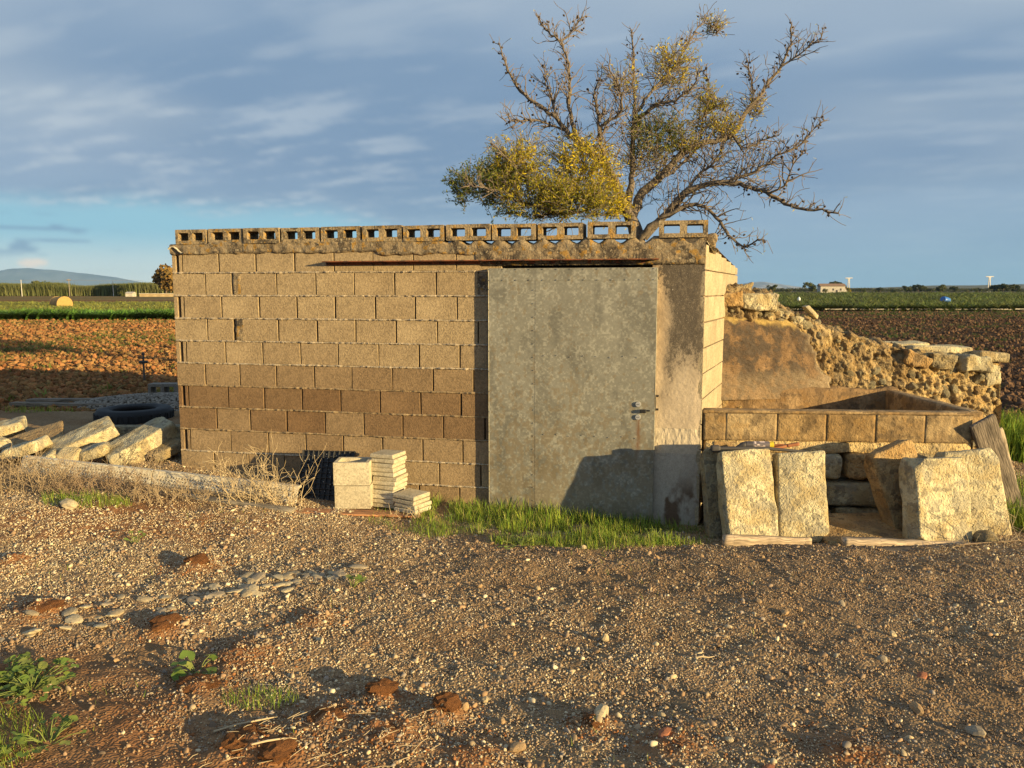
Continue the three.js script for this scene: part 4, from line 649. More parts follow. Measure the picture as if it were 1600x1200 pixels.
// perforated sheet-metal tray lying along the foot of the wall
{
  const A = new THREE.Vector3(-4.3, 0.13, -6.86), B = new THREE.Vector3(-1.74, -0.01, -6.34), L = A.distanceTo(B), t = thing('perforated_tray', 'long pale perforated metal tray lying under the dry brush', 'tray', [A.x, A.y, A.z], -Math.atan2(B.z - A.z, B.x - A.x));
  t.rotation.order = 'YXZ'; t.rotation.z = Math.atan2(B.y - A.y, Math.hypot(B.x - A.x, B.z - A.z));
  const m = mat(col(0.85, 0.76, 0.58), { map: tConcrete, roughness: 0.75 });
  for (const [a, b] of [[0, 1.28], [1.29, L]]) {
    const s = new THREE.Shape([[a, 0], [b, 0], [b, 0.118], [a, 0.118]].map((q) => new THREE.Vector2(...q)));
    for (let r = 0; r < 3; r++) for (let x = a + 0.03 + (r % 2) * 0.012; x < b - 0.035; x += 0.026) { const y = 0.022 + r * 0.028, h = new THREE.Path(); h.moveTo(x, y); h.lineTo(x + 0.007, y + 0.014); h.lineTo(x + 0.018, y + 0.014); h.lineTo(x + 0.011, y); s.holes.push(h); }
    const g = new THREE.ExtrudeGeometry(s, { depth: 0.004, bevelEnabled: false }); g.rotateX(-0.3); part('perforated_face', boxUV(g, 0.7), m, t, [0, 0, 0.05]);
    part('lip', chamfer(b - a, 0.022, 0.05, 0.003, 0, 4), m, t, [(a + b) / 2, 0.115, -0.01]);
    part('foot_flange', chamfer(b - a, 0.03, 0.012, 0.003, 0, 5), m, t, [(a + b) / 2, 0.0, 0.065]);
  }
  const wood = mat(col(0.55, 0.42, 0.25), { map: tWood, bumpMap: bWood, bumpScale: 0.005 });
  solo('wooden_plank', rough(1.5, 0.045, 0.07, { seg: 0.04, round: 0.006, amp: 0.004, freq: 5, seed: 61, size: 0.5 }), wood, 'ochre batten in front of the perforated tray', 'plank', [-2.72, 0.05, -6.42], [0, -0.2, -0.05]);
  solo('wooden_plank', rough(1.0, 0.035, 0.09, { seg: 0.04, round: 0.006, amp: 0.004, freq: 5, seed: 62, size: 0.5 }), mat(col(0.5, 0.45, 0.36), { map: tWood, bumpMap: bWood, bumpScale: 0.005 }), 'grey batten half hidden in the brush under the tray', 'plank', [-2.2, 0.01, -6.2], [0, -0.25, -0.06]);
}
// hewn stones tipped against one another by the shed corner
{
  const st = (w, h, d, seed, m, pos, rz, ry, rx, label, o = {}) => { const q = solo('hewn_stone', rough(w, h, d, { seg: 0.02, round: 0.02, amp: 0.012, freq: 9, seed, skew: 0.12, chips: 8, ...o }), m, label, 'stone', pos); q.rotation.set(rx, ry, rz, 'YXZ'); return q; };
  st(0.66, 0.2, 0.34, 71, mLime[1], [-3.5, 0.265, -7.35], 0.42, 0.75, 0.12, 'tan hewn stone tipped up nearest the shed corner');
  st(0.7, 0.17, 0.36, 72, mLime[0], [-4.12, 0.25, -7.42], 0.4, 0.62, 0.16, 'cream hewn stone with bright broken end, second from the shed corner');
  st(0.72, 0.1, 0.5, 73, mLimeTan, [-4.75, 0.2, -7.6], 0.3, 0.5, 0.2, 'flat brown slab tipped up beyond the thin tiles', { amp: 0.006 });
  st(0.4, 0.14, 0.3, 74, mLime[0], [-5.25, 0.27, -8.1], 0.25, 0.4, 0.1, 'pale hewn stone farthest from the shed corner');
  st(0.42, 0.12, 0.22, 75, mLime[0], [-4.28, 0.12, -7.0], 0.5, 0.3, 0.1, 'small cream stone wedged at the end of the tray');
  [[0.4, 0.1, 0.28, [-4.5, 0.25, -7.2], 0.3, 'pale broken slab piece lying by the end of the tray'], [0.26, 0.08, 0.2, [-3.82, 0.24, -7.12], 0.3, 'broken slab corner between the two big tipped stones'], [0.3, 0.1, 0.22, [-3.24, 0.22, -7.3], 0.35, 'small broken slab against the shed corner'], [0.42, 0.08, 0.3, [-4.95, 0.24, -7.3], 0.2, 'thin broken slab at the picture edge'], [0.22, 0.09, 0.18, [-4.0, 0.2, -7.02], 0.6, 'chunk of broken slab leaning behind the tray']].forEach(([w, h, d, p, rz, l], i) => st(w, h, d, 700 + i, [mLime[0], mLime[1], mLimeGrey][i % 3], p, rz, 0.4 * i, 0.1, l));
  for (let i = 0; i < 3; i++) solo('roof_tile', rough(0.24, 0.028, 0.24, { seg: 0.03, round: 0.008, amp: 0.004, freq: 10, seed: 80 + i }), mLime[i % 2], 'thin pale tile in the small pile between two hewn stones', 'tile', [-4.42 + 0.012 * i, 0.17 + 0.034 * i, -7.5], [0.12, 0.3 + 0.1 * i, 0.12], 'pile of thin tiles');
  const beam = (l, h, d, m, pos, rot, label, seed) => solo('concrete_beam', rough(l, h, d, { seg: 0.04, round: 0.008, amp: 0.004, freq: 6, seed }), m, label, 'beam', pos, rot);
  beam(1.2, 0.13, 0.15, mLimeGrey, [-3.85, 0.24, -8.15], [0, 0.05, 0], 'pale concrete beam behind the tipped stones', 91);
  beam(1.1, 0.1, 0.14, mLimeGrey, [-3.8, 0.13, -7.95], [0, 0.02, 0], 'lower concrete beam under the tipped stones', 92);
  beam(2.6, 0.07, 0.12, mat(col(0.34, 0.28, 0.21), { map: tWood }), [-5.5, 0.16, -10.55], [0, -0.1, 0], 'long weathered timber lying at the edge of the ploughed earth', 93);
  beam(1.8, 0.06, 0.14, mat(col(0.3, 0.25, 0.19), { map: tWood }), [-5.9, 0.17, -11.0], [0, -0.06, 0.01], 'shorter timber behind the long weathered one', 94);
  // blocks with two hollows lying on their side
  const two = (w, h, d) => { const s = new THREE.Shape([[-w / 2, 0], [w / 2, 0], [w / 2, h], [-w / 2, h]].map((q) => new THREE.Vector2(...q))); for (const k of [-1, 1]) { const p = new THREE.Path(), c = k * w * 0.23, a = w * 0.17; p.moveTo(c - a, h * 0.22); p.lineTo(c - a, h * 0.78); p.lineTo(c + a, h * 0.78); p.lineTo(c + a, h * 0.22); s.holes.push(p); } const g = new THREE.ExtrudeGeometry(s, { depth: d, bevelEnabled: false }); g.translate(0, 0, -d / 2); return boxUV(g, 0.7); };
  const mG = mat(col(0.3, 0.26, 0.21), { map: tConcrete });
  solo('perforated_brick', two(0.4, 0.18, 0.2), mG, 'dark two-hole block lying on the gravel heap', 'block', [-4.98, 0.2, -11.3], [0, 0.05, 0]);
  solo('perforated_brick', two(0.34, 0.17, 0.2), mG, 'two-hole block on the ground against the shed corner', 'block', [-3.36, 0.07, -7.5], [0, 0.1, 0]);
  // tyre lying flat
  const prof = [[0.24, 0.02], [0.3, 0.0], [0.4, 0.008], [0.425, 0.05], [0.43, 0.11], [0.425, 0.17], [0.4, 0.212], [0.3, 0.22], [0.24, 0.2], [0.26, 0.16], [0.32, 0.11], [0.26, 0.06], [0.24, 0.02]].map((q) => new THREE.Vector2(...q));
  const ty = thing('old_tyre', 'black rubber tyre lying flat behind the tipped stones', 'tyre', [-4.5, 0.1, -9.35]), mT = mat(col(0.016, 0.016, 0.017), { roughness: 0.8 });
  part('tyre_body', new THREE.LatheGeometry(prof, 56), mT, ty); const tr = chamfer(0.02, 0.13, 0.014, 0.003, 0, 3); for (let i = 0; i < 48; i++) { const a = i / 48 * 2 * Math.PI; part('tread_block', tr, mT, ty, [0.43 * Math.sin(a), 0.11, 0.43 * Math.cos(a)], [0, a, 0.2 * (i % 2 ? 1 : -1)]); }
  // gravel heap
  const hp = []; const R = rng(3); for (let i = 0; i < 5000; i++) { const a = R() * 6.283, r = Math.sqrt(R()), x = -4.7 + Math.cos(a) * r * 1.7, z = -11.0 + Math.sin(a) * r * 0.9, s = 0.008 + 0.014 * R(), k = 0.6 + 0.7 * R(); hp.push([x, 0.1 + 0.16 * (1 - r * r), z, R() * 6, R() * 6, 0, s * 1.3, s, s, 0.24 * k, 0.21 * k, 0.17 * k]); }
  structure('gravel_bank', sheet(range(-6.6, -2.8, 40), range(-9.9, -12.1, 30), (x, z) => { const r = Math.hypot((x + 4.7) / 1.75, (z + 11) / 0.95); return [0.08 + 0.16 * Math.max(0, 1 - r * r) - 0.1 * sstep(1, 1.1, r)]; }), earthMat(col(0.22, 0.18, 0.13), { map: scaled(tSoil, 0.6) }), 'low bank of grey gravel at the field edge');
  stuff('gravel_heap', pebble(0, 6, 0.3), mat(0xffffff, { roughness: 1 }), hp, null, 'grey gravel heaped at the edge of the ploughed earth', 'gravel');
  // tap post in the field
  const tap = thing('water_tap_post', 'thin dark standpipe with a valve rising from the shaded earth', 'standpipe', [-6.34, 0.08, -13.6]), mP = mat(col(0.05, 0.045, 0.04), { roughness: 0.6 });
  part('pipe', tube([[0, 0, 0], [0, 0.55, 0]], [0.018, 0.016], 8), mP, tap); part('valve', tube([[-0.07, 0.4, 0], [0.07, 0.4, 0]], [0.026, 0.026], 8), mP, tap); part('handle', tube([[0, 0.47, -0.05], [0, 0.47, 0.05]], [0.012, 0.012], 6), mP, tap); part('cap', tube([[0, 0.52, 0], [0, 0.57, 0]], [0.026, 0.02], 8), mP, tap);
}

// ================================================================ the half-bare tree behind the shed
const LIMBS = [
[0.15,0.11,[[1.84,0.48,-11.00],[1.77,1.69,-11.00],[1.71,2.43,-11.00],[1.61,2.69,-11.00],[1.54,2.86,-11.00]]],
  [0.06,0.012,[[1.72,2.39,-10.90],[1.90,2.58,-10.82],[2.08,2.69,-10.74],[2.30,2.81,-10.67],[2.54,2.78,-10.59],[2.65,2.65,-10.51],[2.77,2.47,-10.43],[2.98,2.26,-10.36],[3.08,2.30,-10.28],[3.17,2.34,-10.20]]],
  [0.085,0.014,[[1.79,2.42,-10.95],[1.98,2.63,-10.86],[2.14,2.80,-10.78],[2.30,2.99,-10.69],[2.53,3.07,-10.60],[2.74,3.09,-10.52],[3.00,3.03,-10.43],[3.23,2.96,-10.35],[3.40,2.84,-10.26],[3.62,2.72,-10.17],[3.84,2.69,-10.09],[4.04,2.65,-10.00]]],
  [0.09,0.012,[[1.63,2.66,-11.00],[1.75,2.98,-11.06],[1.98,3.20,-11.12],[2.19,3.41,-11.18],[2.40,3.62,-11.25],[2.65,3.73,-11.31],[2.97,3.81,-11.37],[3.14,3.92,-11.43],[3.27,4.17,-11.49],[3.46,4.39,-11.55],[3.64,4.64,-11.62],[3.83,4.89,-11.68],[3.95,5.22,-11.74],[3.98,5.45,-11.80]]],
  [0.022,0.006,[[3.77,4.82,-11.60],[4.01,4.97,-11.50],[4.14,5.08,-11.40],[4.22,5.13,-11.30]]],
  [0.07,0.01,[[1.56,2.82,-11.00],[1.64,3.20,-11.08],[1.65,3.67,-11.17],[1.68,4.12,-11.25],[1.68,4.47,-11.33],[1.68,4.92,-11.42],[1.65,5.29,-11.50]]],
  [0.04,0.01,[[1.65,3.98,-11.20],[1.91,4.16,-11.05],[2.18,4.23,-10.90],[2.37,4.36,-10.75],[2.43,4.50,-10.60]]],
  [0.028,0.007,[[1.73,4.14,-11.20],[1.95,4.46,-11.32],[2.12,4.64,-11.43],[2.33,4.91,-11.55],[2.49,5.19,-11.67],[2.72,5.47,-11.78],[2.98,5.41,-11.90]]],
  [0.09,0.01,[[1.53,2.82,-11.00],[1.35,3.26,-11.04],[1.15,3.50,-11.09],[0.95,3.70,-11.13],[0.75,3.87,-11.18],[0.58,4.08,-11.22],[0.31,4.26,-11.27],[0.11,4.43,-11.31],[-0.06,4.74,-11.36],[-0.17,5.06,-11.40]]],
  [0.04,0.009,[[0.87,3.79,-11.15],[0.79,4.22,-11.24],[0.79,4.57,-11.33],[0.77,4.85,-11.43],[0.66,5.18,-11.52],[0.51,5.27,-11.61],[0.40,5.47,-11.70]]],
  [0.018,0.006,[[0.68,5.17,-11.60],[0.84,5.29,-11.67],[0.93,5.47,-11.73],[1.02,5.56,-11.80]]],
  [0.05,0.01,[[1.45,3.09,-11.00],[1.27,3.43,-10.90],[1.16,3.77,-10.80],[1.27,3.92,-10.70],[1.42,4.01,-10.60],[1.37,4.26,-10.50],[1.22,4.51,-10.40]]],
  [0.035,0.008,[[1.16,3.74,-10.80],[1.11,4.00,-10.70],[1.06,4.23,-10.60],[1.11,4.37,-10.50]]],
  [0.025,0.006,[[0.72,3.88,-11.20],[0.55,3.93,-11.12],[0.37,3.97,-11.05],[0.14,3.96,-10.97],[-0.09,3.94,-10.90]]],
  [0.025,0.006,[[0.61,4.08,-11.30],[0.56,4.33,-11.47],[0.50,4.57,-11.63],[0.45,4.86,-11.80]]],
  [0.025,0.006,[[3.06,3.83,-11.30],[3.17,3.64,-11.20],[3.34,3.71,-11.10],[3.58,3.77,-11.00]]],
  [0.04,0.006,[[2.60,3.08,-10.60],[2.91,3.15,-10.55],[3.18,3.24,-10.50],[3.41,3.42,-10.45],[3.67,3.54,-10.40],[3.80,3.71,-10.35],[3.92,3.83,-10.30]]],
  [0.02,0.006,[[3.25,2.92,-10.30],[3.41,3.01,-10.17],[3.48,3.27,-10.03],[3.56,3.36,-9.90]]],
  [0.02,0.006,[[3.36,4.23,-11.60],[3.44,4.50,-11.73],[3.44,4.74,-11.87],[3.41,5.03,-12.00]]],
  [0.035,0.008,[[2.02,3.22,-11.00],[2.31,3.41,-11.18],[2.56,3.67,-11.36],[2.70,4.11,-11.54],[2.80,4.49,-11.72],[2.80,4.78,-11.90]]],
  [0.035,0.008,[[1.47,2.97,-11.10],[1.02,2.89,-11.00],[0.61,3.04,-10.90],[0.24,3.19,-10.80],[-0.03,3.40,-10.70],[-0.25,3.57,-10.60]]],
  [0.03,0.008,[[1.23,2.87,-11.10],[0.74,2.72,-10.90],[0.24,2.83,-10.70],[-0.19,2.99,-10.50],[-0.53,3.03,-10.30]]],
  [0.03,0.008,[[2.36,3.02,-11.00],[2.55,3.27,-11.12],[2.75,3.42,-11.24],[2.94,3.71,-11.36],[3.03,4.00,-11.48],[2.99,4.30,-11.60]]],
];
const CLUMPS = [[-0.46,3.05,-10.80,0.32,0.20,0],[0.04,3.37,-10.90,0.27,0.24,1],[0.24,2.92,-10.70,0.37,0.27,2],[0.94,3.27,-10.90,0.37,0.37,1],[0.85,2.85,-10.60,0.43,0.20,2],[1.26,2.84,-10.80,0.20,0.19,1],[-0.19,3.21,-10.90,0.24,0.17,0],[1.94,3.78,-11.20,0.30,0.26,0],[2.23,4.75,-11.40,0.25,0.25,1],[2.75,4.17,-11.50,0.20,0.29,2],[2.96,3.92,-11.40,0.18,0.14,1],[2.32,3.73,-11.20,0.16,0.14,2],[1.49,4.50,-11.20,0.16,0.16,1],[2.89,5.45,-11.90,0.12,0.10,1],[3.44,4.26,-11.60,0.11,0.11,1],[1.83,3.47,-11.10,0.21,0.17,2],[0.56,2.83,-10.70,0.23,0.20,0]];
{
  const R = rng(404), t = thing('almond_tree', 'gnarled half-bare tree with yellowing leaves behind the shed', 'tree', [0, 0, 0]);
  const tBark = tex(256, 512, (u, v) => { const a = tileFbm(u, v, 8, 4, 801), b = noise2(u * 40, v * 12, 3, 0); const k = 0.25 + 0.5 * a + 0.25 * (b - 0.5); return [k, k * 0.88, k * 0.74]; });
  const mBark = mat(col(0.28, 0.25, 0.22), { map: tBark, bumpMap: bRough, bumpScale: 0.01 }), mTwig = mat(col(0.19, 0.15, 0.115), { roughness: 1 });
  const smoothPath = (pts, n) => { const c = new THREE.CatmullRomCurve3(pts.map((q) => new THREE.Vector3(...q)), false, 'centripetal'); return c.getSpacedPoints(n); };
  const twigs = [], leaves = [], knots = [];
  const wander = (p, d, len, r, n, lift, kink) => { const pts = [p.clone()], rad = [r]; const q = p.clone(), dir = d.clone().normalize(); for (let i = 1; i <= n; i++) { dir.x += (R() - 0.5) * kink; dir.y += (R() - 0.5) * kink + lift; dir.z += (R() - 0.5) * kink; dir.normalize(); q.addScaledVector(dir, len / n); pts.push(q.clone()); rad.push(lerp(r, 0.0032, i / n)); } return [pts, rad]; };
  const rv = () => new THREE.Vector3(R() - 0.5, R() - 0.5, R() - 0.5).normalize();
  LIMBS.forEach(([r0, r1, pts], li) => {
    const L = pts.reduce((s, q, i) => i ? s + Math.hypot(q[0] - pts[i - 1][0], q[1] - pts[i - 1][1], q[2] - pts[i - 1][2]) : 0, 0), n = Math.max(8, Math.round(L * 14)), P = smoothPath(pts, n);
    const kn = li ? 0.05 : 0.04; P.forEach((q, i) => { if (i && i < n && i % 3 === 0) { q.x += (R() - 0.5) * kn; q.y += (R() - 0.5) * kn; q.z += (R() - 0.5) * kn * 1.5; } });
    const rad = P.map((_, i) => 0.8 * lerp(r0, r1, (i / n) ** 0.7) * (0.9 + 0.25 * noise2(i * 0.35, li * 7, 3)));
    part(li ? 'limb' : 'trunk', tube(P, rad, r0 > 0.05 ? 9 : 7), mBark, t);
    if (!li) return;
    // side shoots
    const dens = r0 > 0.06 ? 13 : 17;
    for (let i = Math.round(n * 0.18); i <= n; i++) for (let k = 0; k < dens / 11 + R() * 0.9; k++) {
      const base = P[i], T = P[Math.min(n, i + 1)].clone().sub(P[Math.max(0, i - 1)]).normalize(), d = rv(); d.addScaledVector(T, -d.dot(T)).normalize().addScaledVector(T, 0.75).add(new THREE.Vector3(0, 0.35, 0));
      const len = (0.14 + 0.46 * R() ** 1.7) * (0.3 + 0.85 * (1 - i / n)), [tp, tr] = wander(base, d, len, 0.007 + 0.007 * R() * (len / 0.5), 5, 0.03, 0.75); twigs.push(tube(tp, tr, 4));
      const m = Math.floor(len * 13 * R() + 1);
      for (let j = 0; j < m; j++) { const a = 1 + Math.floor(R() * 4.99), dd = rv().multiplyScalar(0.8).add(tp[a].clone().sub(tp[a - 1]).normalize()); const [sp, sr] = wander(tp[a], dd, 0.05 + 0.16 * R(), 0.0042, 3, 0.02, 0.7); twigs.push(tube(sp, sr, 3)); if (R() < 0.12) leaves.push([sp[3], 1, 0.8]); }
      if (R() < 0.4) knots.push([base.x + d.x * len * 0.6, base.y + d.y * len * 0.5, base.z + d.z * len * 0.6, R() * 6, R() * 6, R() * 6, 0.015, 0.022, 0.015]);
    }
    for (let i = Math.round(n * 0.3); i <= n; i++) if (R() < 0.25) knots.push([P[i].x + (R() - 0.5) * 0.05, P[i].y + (R() - 0.5) * 0.05, P[i].z + (R() - 0.5) * 0.05, R() * 6, R() * 6, R() * 6, 0.017 + 0.01 * R(), 0.024, 0.017]);
  });
  // leafy clumps, each round its own shoots
  const BARE = [[1.66, 3.4, -11.1, 0.34, 0.38, 3], [1.97, 3.15, -11, 0.3, 0.3, 3], [2.6, 3.4, -11.1, 0.36, 0.3, 3], [1.45, 3.95, -10.9, 0.3, 0.4, 3], [2.2, 4.1, -11.1, 0.3, 0.34, 3], [0.75, 3.55, -11, 0.3, 0.3, 3], [3.1, 3.35, -10.7, 0.36, 0.26, 3], [0.25, 3.6, -11, 0.28, 0.2, 3], [2.1, 4.75, -11.4, 0.3, 0.3, 3]];
  [...CLUMPS, ...BARE].forEach(([x, y, z, rx, ry, kind], ci) => {
    const vol = rx * ry, N = Math.round(40 + vol * (kind === 3 ? 240 : ci < 7 ? 1900 : 1300));
    for (let i = 0; i < N; i++) {
      const d = rv().multiplyScalar(Math.cbrt(R())), p = new THREE.Vector3(x + d.x * rx * 1.15, y + d.y * ry * 1.15, z + d.z * rx * 0.9), dir = new THREE.Vector3(d.x * 0.8 + (R() - 0.5), 0.1 + R() * 0.7 + d.y * 0.4, d.z * 0.6 + (R() - 0.5)), len = 0.16 + 0.24 * R();
      const [tp, tr] = wander(p.addScaledVector(dir, -len * 0.4), dir, len, 0.0045, 5, -0.03, 0.5); twigs.push(tube(tp, tr, 3));
      const thin = kind === 3 ? 0.04 : ci >= 12 ? 0.15 : ci >= 8 ? 0.42 : 1; for (let k = 0; k < 18 * thin; k++) { const a = 1 + Math.floor(R() * 4.99); leaves.push([tp[a].clone().addScaledVector(rv(), 0.025), kind, 1]); }
    }
  });
  part('twigs', mergeGeometries(twigs.map((g) => { g.deleteAttribute('uv'); return g; })), mTwig, t).userData.kind = 'stuff';
  stuff('dried_fruit', pebble(0, 4, 0.3), mat(col(0.075, 0.055, 0.045)), knots, t);
  // a lance-shaped leaf folded along its rib
  const lg = new THREE.BufferGeometry(); lg.setAttribute('position', new THREE.Float32BufferAttribute([0, 0, 0, 0.16, 0.4, 0.07, 0, 0.45, 0, -0.16, 0.4, 0.07, 0, 1, 0.05], 3)); lg.setIndex([0, 1, 2, 0, 2, 3, 2, 1, 4, 2, 4, 3]); lg.computeVertexNormals();
  const list = leaves.map(([p, kind, s]) => { const q = R(), c = kind === 0 ? mix3([0.11, 0.15, 0.03], [0.34, 0.33, 0.05], q * q) : kind === 1 ? mix3([0.78, 0.58, 0.03], [0.4, 0.4, 0.04], q) : mix3([0.6, 0.47, 0.035], [0.18, 0.22, 0.03], q), k = 0.75 + 0.5 * R(), z = (0.034 + 0.026 * R()) * s; return [p.x, p.y, p.z, R() * 6.28, R() * 6.28, R() * 6.28, z, z * 1.15, z, c[0] * k, c[1] * k, c[2] * k]; });
  stuff('crown', lg, leafMat({ transmission: 0.5 }), list, t);
}
// ================================================================ far things
function farTree(seed, w, h, c1, c2, dense = 700) {               // crown of leaf clumps over a tapered trunk with a few limbs, base at the origin
  const R = rng(seed), gs = [], g0 = new THREE.BufferGeometry(), lobes = [];
  for (let i = 0; i < 13; i++) lobes.push([(R() - 0.5) * w * 0.72, h * (0.36 + 0.5 * R()), (R() - 0.5) * w * 0.6, (0.13 + 0.11 * R()) * Math.min(w, h)]);
  const pos = [], clr = [];
  for (let i = 0; i < dense; i++) {
    const l = lobes[Math.floor(R() * lobes.length)], d = new THREE.Vector3(R() - 0.5, R() - 0.5, R() - 0.5).normalize(), r = l[3] * (0.65 + 0.5 * R()), s = 0.05 * Math.min(w, h) * (0.6 + 0.8 * R()), c = mix3(c1, c2, R()), k = 0.7 + 0.6 * R(), a = new THREE.Vector3(R() - 0.5, R() - 0.5, R() - 0.5).normalize(), b = a.clone().cross(d).normalize();
    const P = new THREE.Vector3(l[0] + d.x * r, l[1] + d.y * r * 0.85, l[2] + d.z * r);
    for (const [u, v] of [[-1, -0.6], [1, -0.5], [0.8, 0.7], [-1, -0.6], [0.8, 0.7], [-0.7, 0.8]]) { pos.push(P.x + (a.x * u + b.x * v) * s, P.y + (a.y * u + b.y * v) * s, P.z + (a.z * u + b.z * v) * s); clr.push(c[0] * k, c[1] * k, c[2] * k); }
  }
  g0.setAttribute('position', new THREE.Float32BufferAttribute(pos, 3)); g0.setAttribute('color', new THREE.Float32BufferAttribute(clr, 3)); g0.computeVertexNormals();
  gs.push(tube([[0, -0.2, 0], [0.02 * w, h * 0.25, 0], [0, h * 0.5, 0.02 * w]], [0.035 * h, 0.026 * h, 0.014 * h], 7)); for (let i = 0; i < 4; i++) { const l = lobes[i]; gs.push(tube([[0.01 * w, h * 0.25, 0], [l[0] * 0.6, (l[1] + h * 0.25) / 2, l[2] * 0.6], [l[0], l[1], l[2]]], [0.016 * h, 0.011 * h, 0.004 * h], 5)); }
  return [g0, mergeGeometries(gs)];
}
{
  const mC = leafMat({ vertexColors: true }), mT = mat(col(0.12, 0.09, 0.065));
  const plant = (name, geo, label, [x, y, z], s, turn, group) => { const o = thing(name, label, 'tree', [x, y, z], turn, group); o.scale.setScalar(s); part('crown', geo[0], mC, o).userData.kind = 'stuff'; part('trunk', geo[1], mT, o); return o; };
  const autumn = farTree(1, 9.5, 8, [0.3, 0.17, 0.045], [0.17, 0.12, 0.03], 1500), green = farTree(2, 7, 6, [0.08, 0.1, 0.03], [0.13, 0.13, 0.045], 900), dark = farTree(3, 11, 6.5, [0.045, 0.06, 0.022], [0.08, 0.085, 0.03], 1100), olive = farTree(4, 6, 4, [0.12, 0.125, 0.055], [0.16, 0.15, 0.06], 700), yellow = farTree(5, 5, 4.5, [0.3, 0.24, 0.03], [0.2, 0.18, 0.03], 600);
  plant('autumn_tree', autumn, 'brown and gold autumn tree standing beyond the shed corner', [-88, 0.2, -203], 1, 0);
  plant('palm_like_tree', green, 'dark round tree poking above the reed hedge', [-117 + -18, 0, -230], 0.75, 1);
  const F = (px, Z) => [(px - 800) / 1240 * Z, 0, -Z];
  plant('farm_tree', green, 'green tree at the farmhouse corner nearest the shed', F(1262, 440), 1.05, 0.4);
  plant('farm_tree', olive, 'small tree before the farmhouse wall', F(1287, 430), 0.7, 2);
  plant('farm_tree', dark, 'dark treetop rising behind the farmhouse roof', F(1303, 500), 1.25, 1);
  plant('yellow_tree', yellow, 'yellow autumn tree beside the farmhouse', F(1322, 440), 0.75, 1);
  [[1150, 420, 0.6], [1172, 425, 0.7], [1205, 420, 0.8], [1230, 435, 0.7]].forEach(([px, Z, s], i) => plant('orchard_tree', i % 2 ? olive : green, 'low tree in the line between shed and farmhouse', F(px, Z), s, i, 'trees between the shed and the farmhouse'));
  [[1345, 460, 0.5], [1372, 470, 0.6], [1392, 455, 0.55], [1412, 450, 0.75], [1430, 440, 0.85], [1448, 445, 0.8], [1466, 440, 0.85], [1484, 455, 0.7], [1506, 470, 0.6], [1524, 465, 0.5]].forEach(([px, Z, s], i) => plant('windbreak_tree', [green, dark, olive][i % 3], 'tree in the dark windbreak along the far side of the green field', F(px, Z), s, i * 1.7, 'windbreak across the green field'));
  [[1550, 400, 0.75], [1563, 395, 0.85], [1577, 400, 0.8], [1606, 410, 0.6]].forEach(([px, Z, s], i) => plant('dense_tree', dark, 'dense dark evergreen in the clump beyond the field\'s far corner', F(px, Z), s, i * 2.1, 'evergreen clump'));
  // woods on the hill
  const R = rng(66), L = [], cl = farTree(9, 8, 6, [0.05, 0.058, 0.028], [0.09, 0.09, 0.045], 60)[0]; cl.deleteAttribute('uv');
  for (let i = 0; i < 2600; i++) { const a = 0.26 + R() * 0.48, Z = 520 + 1100 * R() ** 1.3, k = 0.7 + 0.6 * R(), y = Z > 1500 ? 1 : 0; L.push([a * Z, y, -Z, 0, R() * 6, 0, 0.7 + 0.5 * R(), 0.35 + 0.35 * R(), 0.7 + 0.5 * R(), k, k, k]); }
  stuff('distant_woods', cl, leafMat({ vertexColors: true, transmission: 0.2 }), L, null, 'scattered far woodland at the foot of the hill', 'woods');
  // farmhouse
  const Z = 460, h = thing('farmhouse', 'pale farmhouse with low tiled roof beyond the green field', 'house', [F(1295, Z)[0], 0, -Z], -0.1), mWl = mat(col(0.72, 0.66, 0.56), { map: tConcrete }), mRf = mat(col(0.42, 0.26, 0.16), { map: tConcrete }), mWn = mat(col(0.06, 0.05, 0.05), { roughness: 0.4 });
  part('wall', boxUV(new THREE.BoxGeometry(13.5, 4.2, 7), 3), mWl, h, [0, 2.1, 0]); part('wing_wall', boxUV(new THREE.BoxGeometry(3, 2.6, 5), 3), mWl, h, [8.2, 1.3, 0.6]);
  const gable = (w, d, hh) => { const s = new THREE.Shape([[-d / 2, 0], [d / 2, 0], [0, hh]].map((q) => new THREE.Vector2(...q))); const g = new THREE.ExtrudeGeometry(s, { depth: w, bevelEnabled: false }); g.rotateY(Math.PI / 2); g.translate(-w / 2, 0, 0); return boxUV(g, 3); };
  part('roof', gable(14.3, 8, 1.5), mRf, h, [0, 4.203, 0]); part('roof', gable(3.3, 5.8, 0.8), mRf, h, [8.2, 2.603, 0.6]);
  for (const x of [-4.5, 0.2, 4.4]) part('window', chamfer(0.9, 1.2, 0.2, 0.03, 0, 2), mWn, h, [x, 2.3, 3.46]); part('door', chamfer(1.1, 2.1, 0.2, 0.03, 0, 2), mWn, h, [2.2, 1.05, 3.46]);
  // pylons and poles
  const pole = (name, label, x, z, H, m, arms, grp) => { const o = thing(name, label, 'pole', [x, 0, z], 0, grp); part('post', tube([[0, -0.2, 0], [0, H, 0]], [0.02 * H, 0.012 * H], 7), m, o); for (const [y, w] of arms) part('crossarm', tube([[-w / 2, y, 0], [w / 2, y, 0]], [0.14, 0.14], 5), m, o); return o; };
  const mPl = mat(col(0.6, 0.57, 0.52)), mPd = mat(col(0.28, 0.23, 0.18));
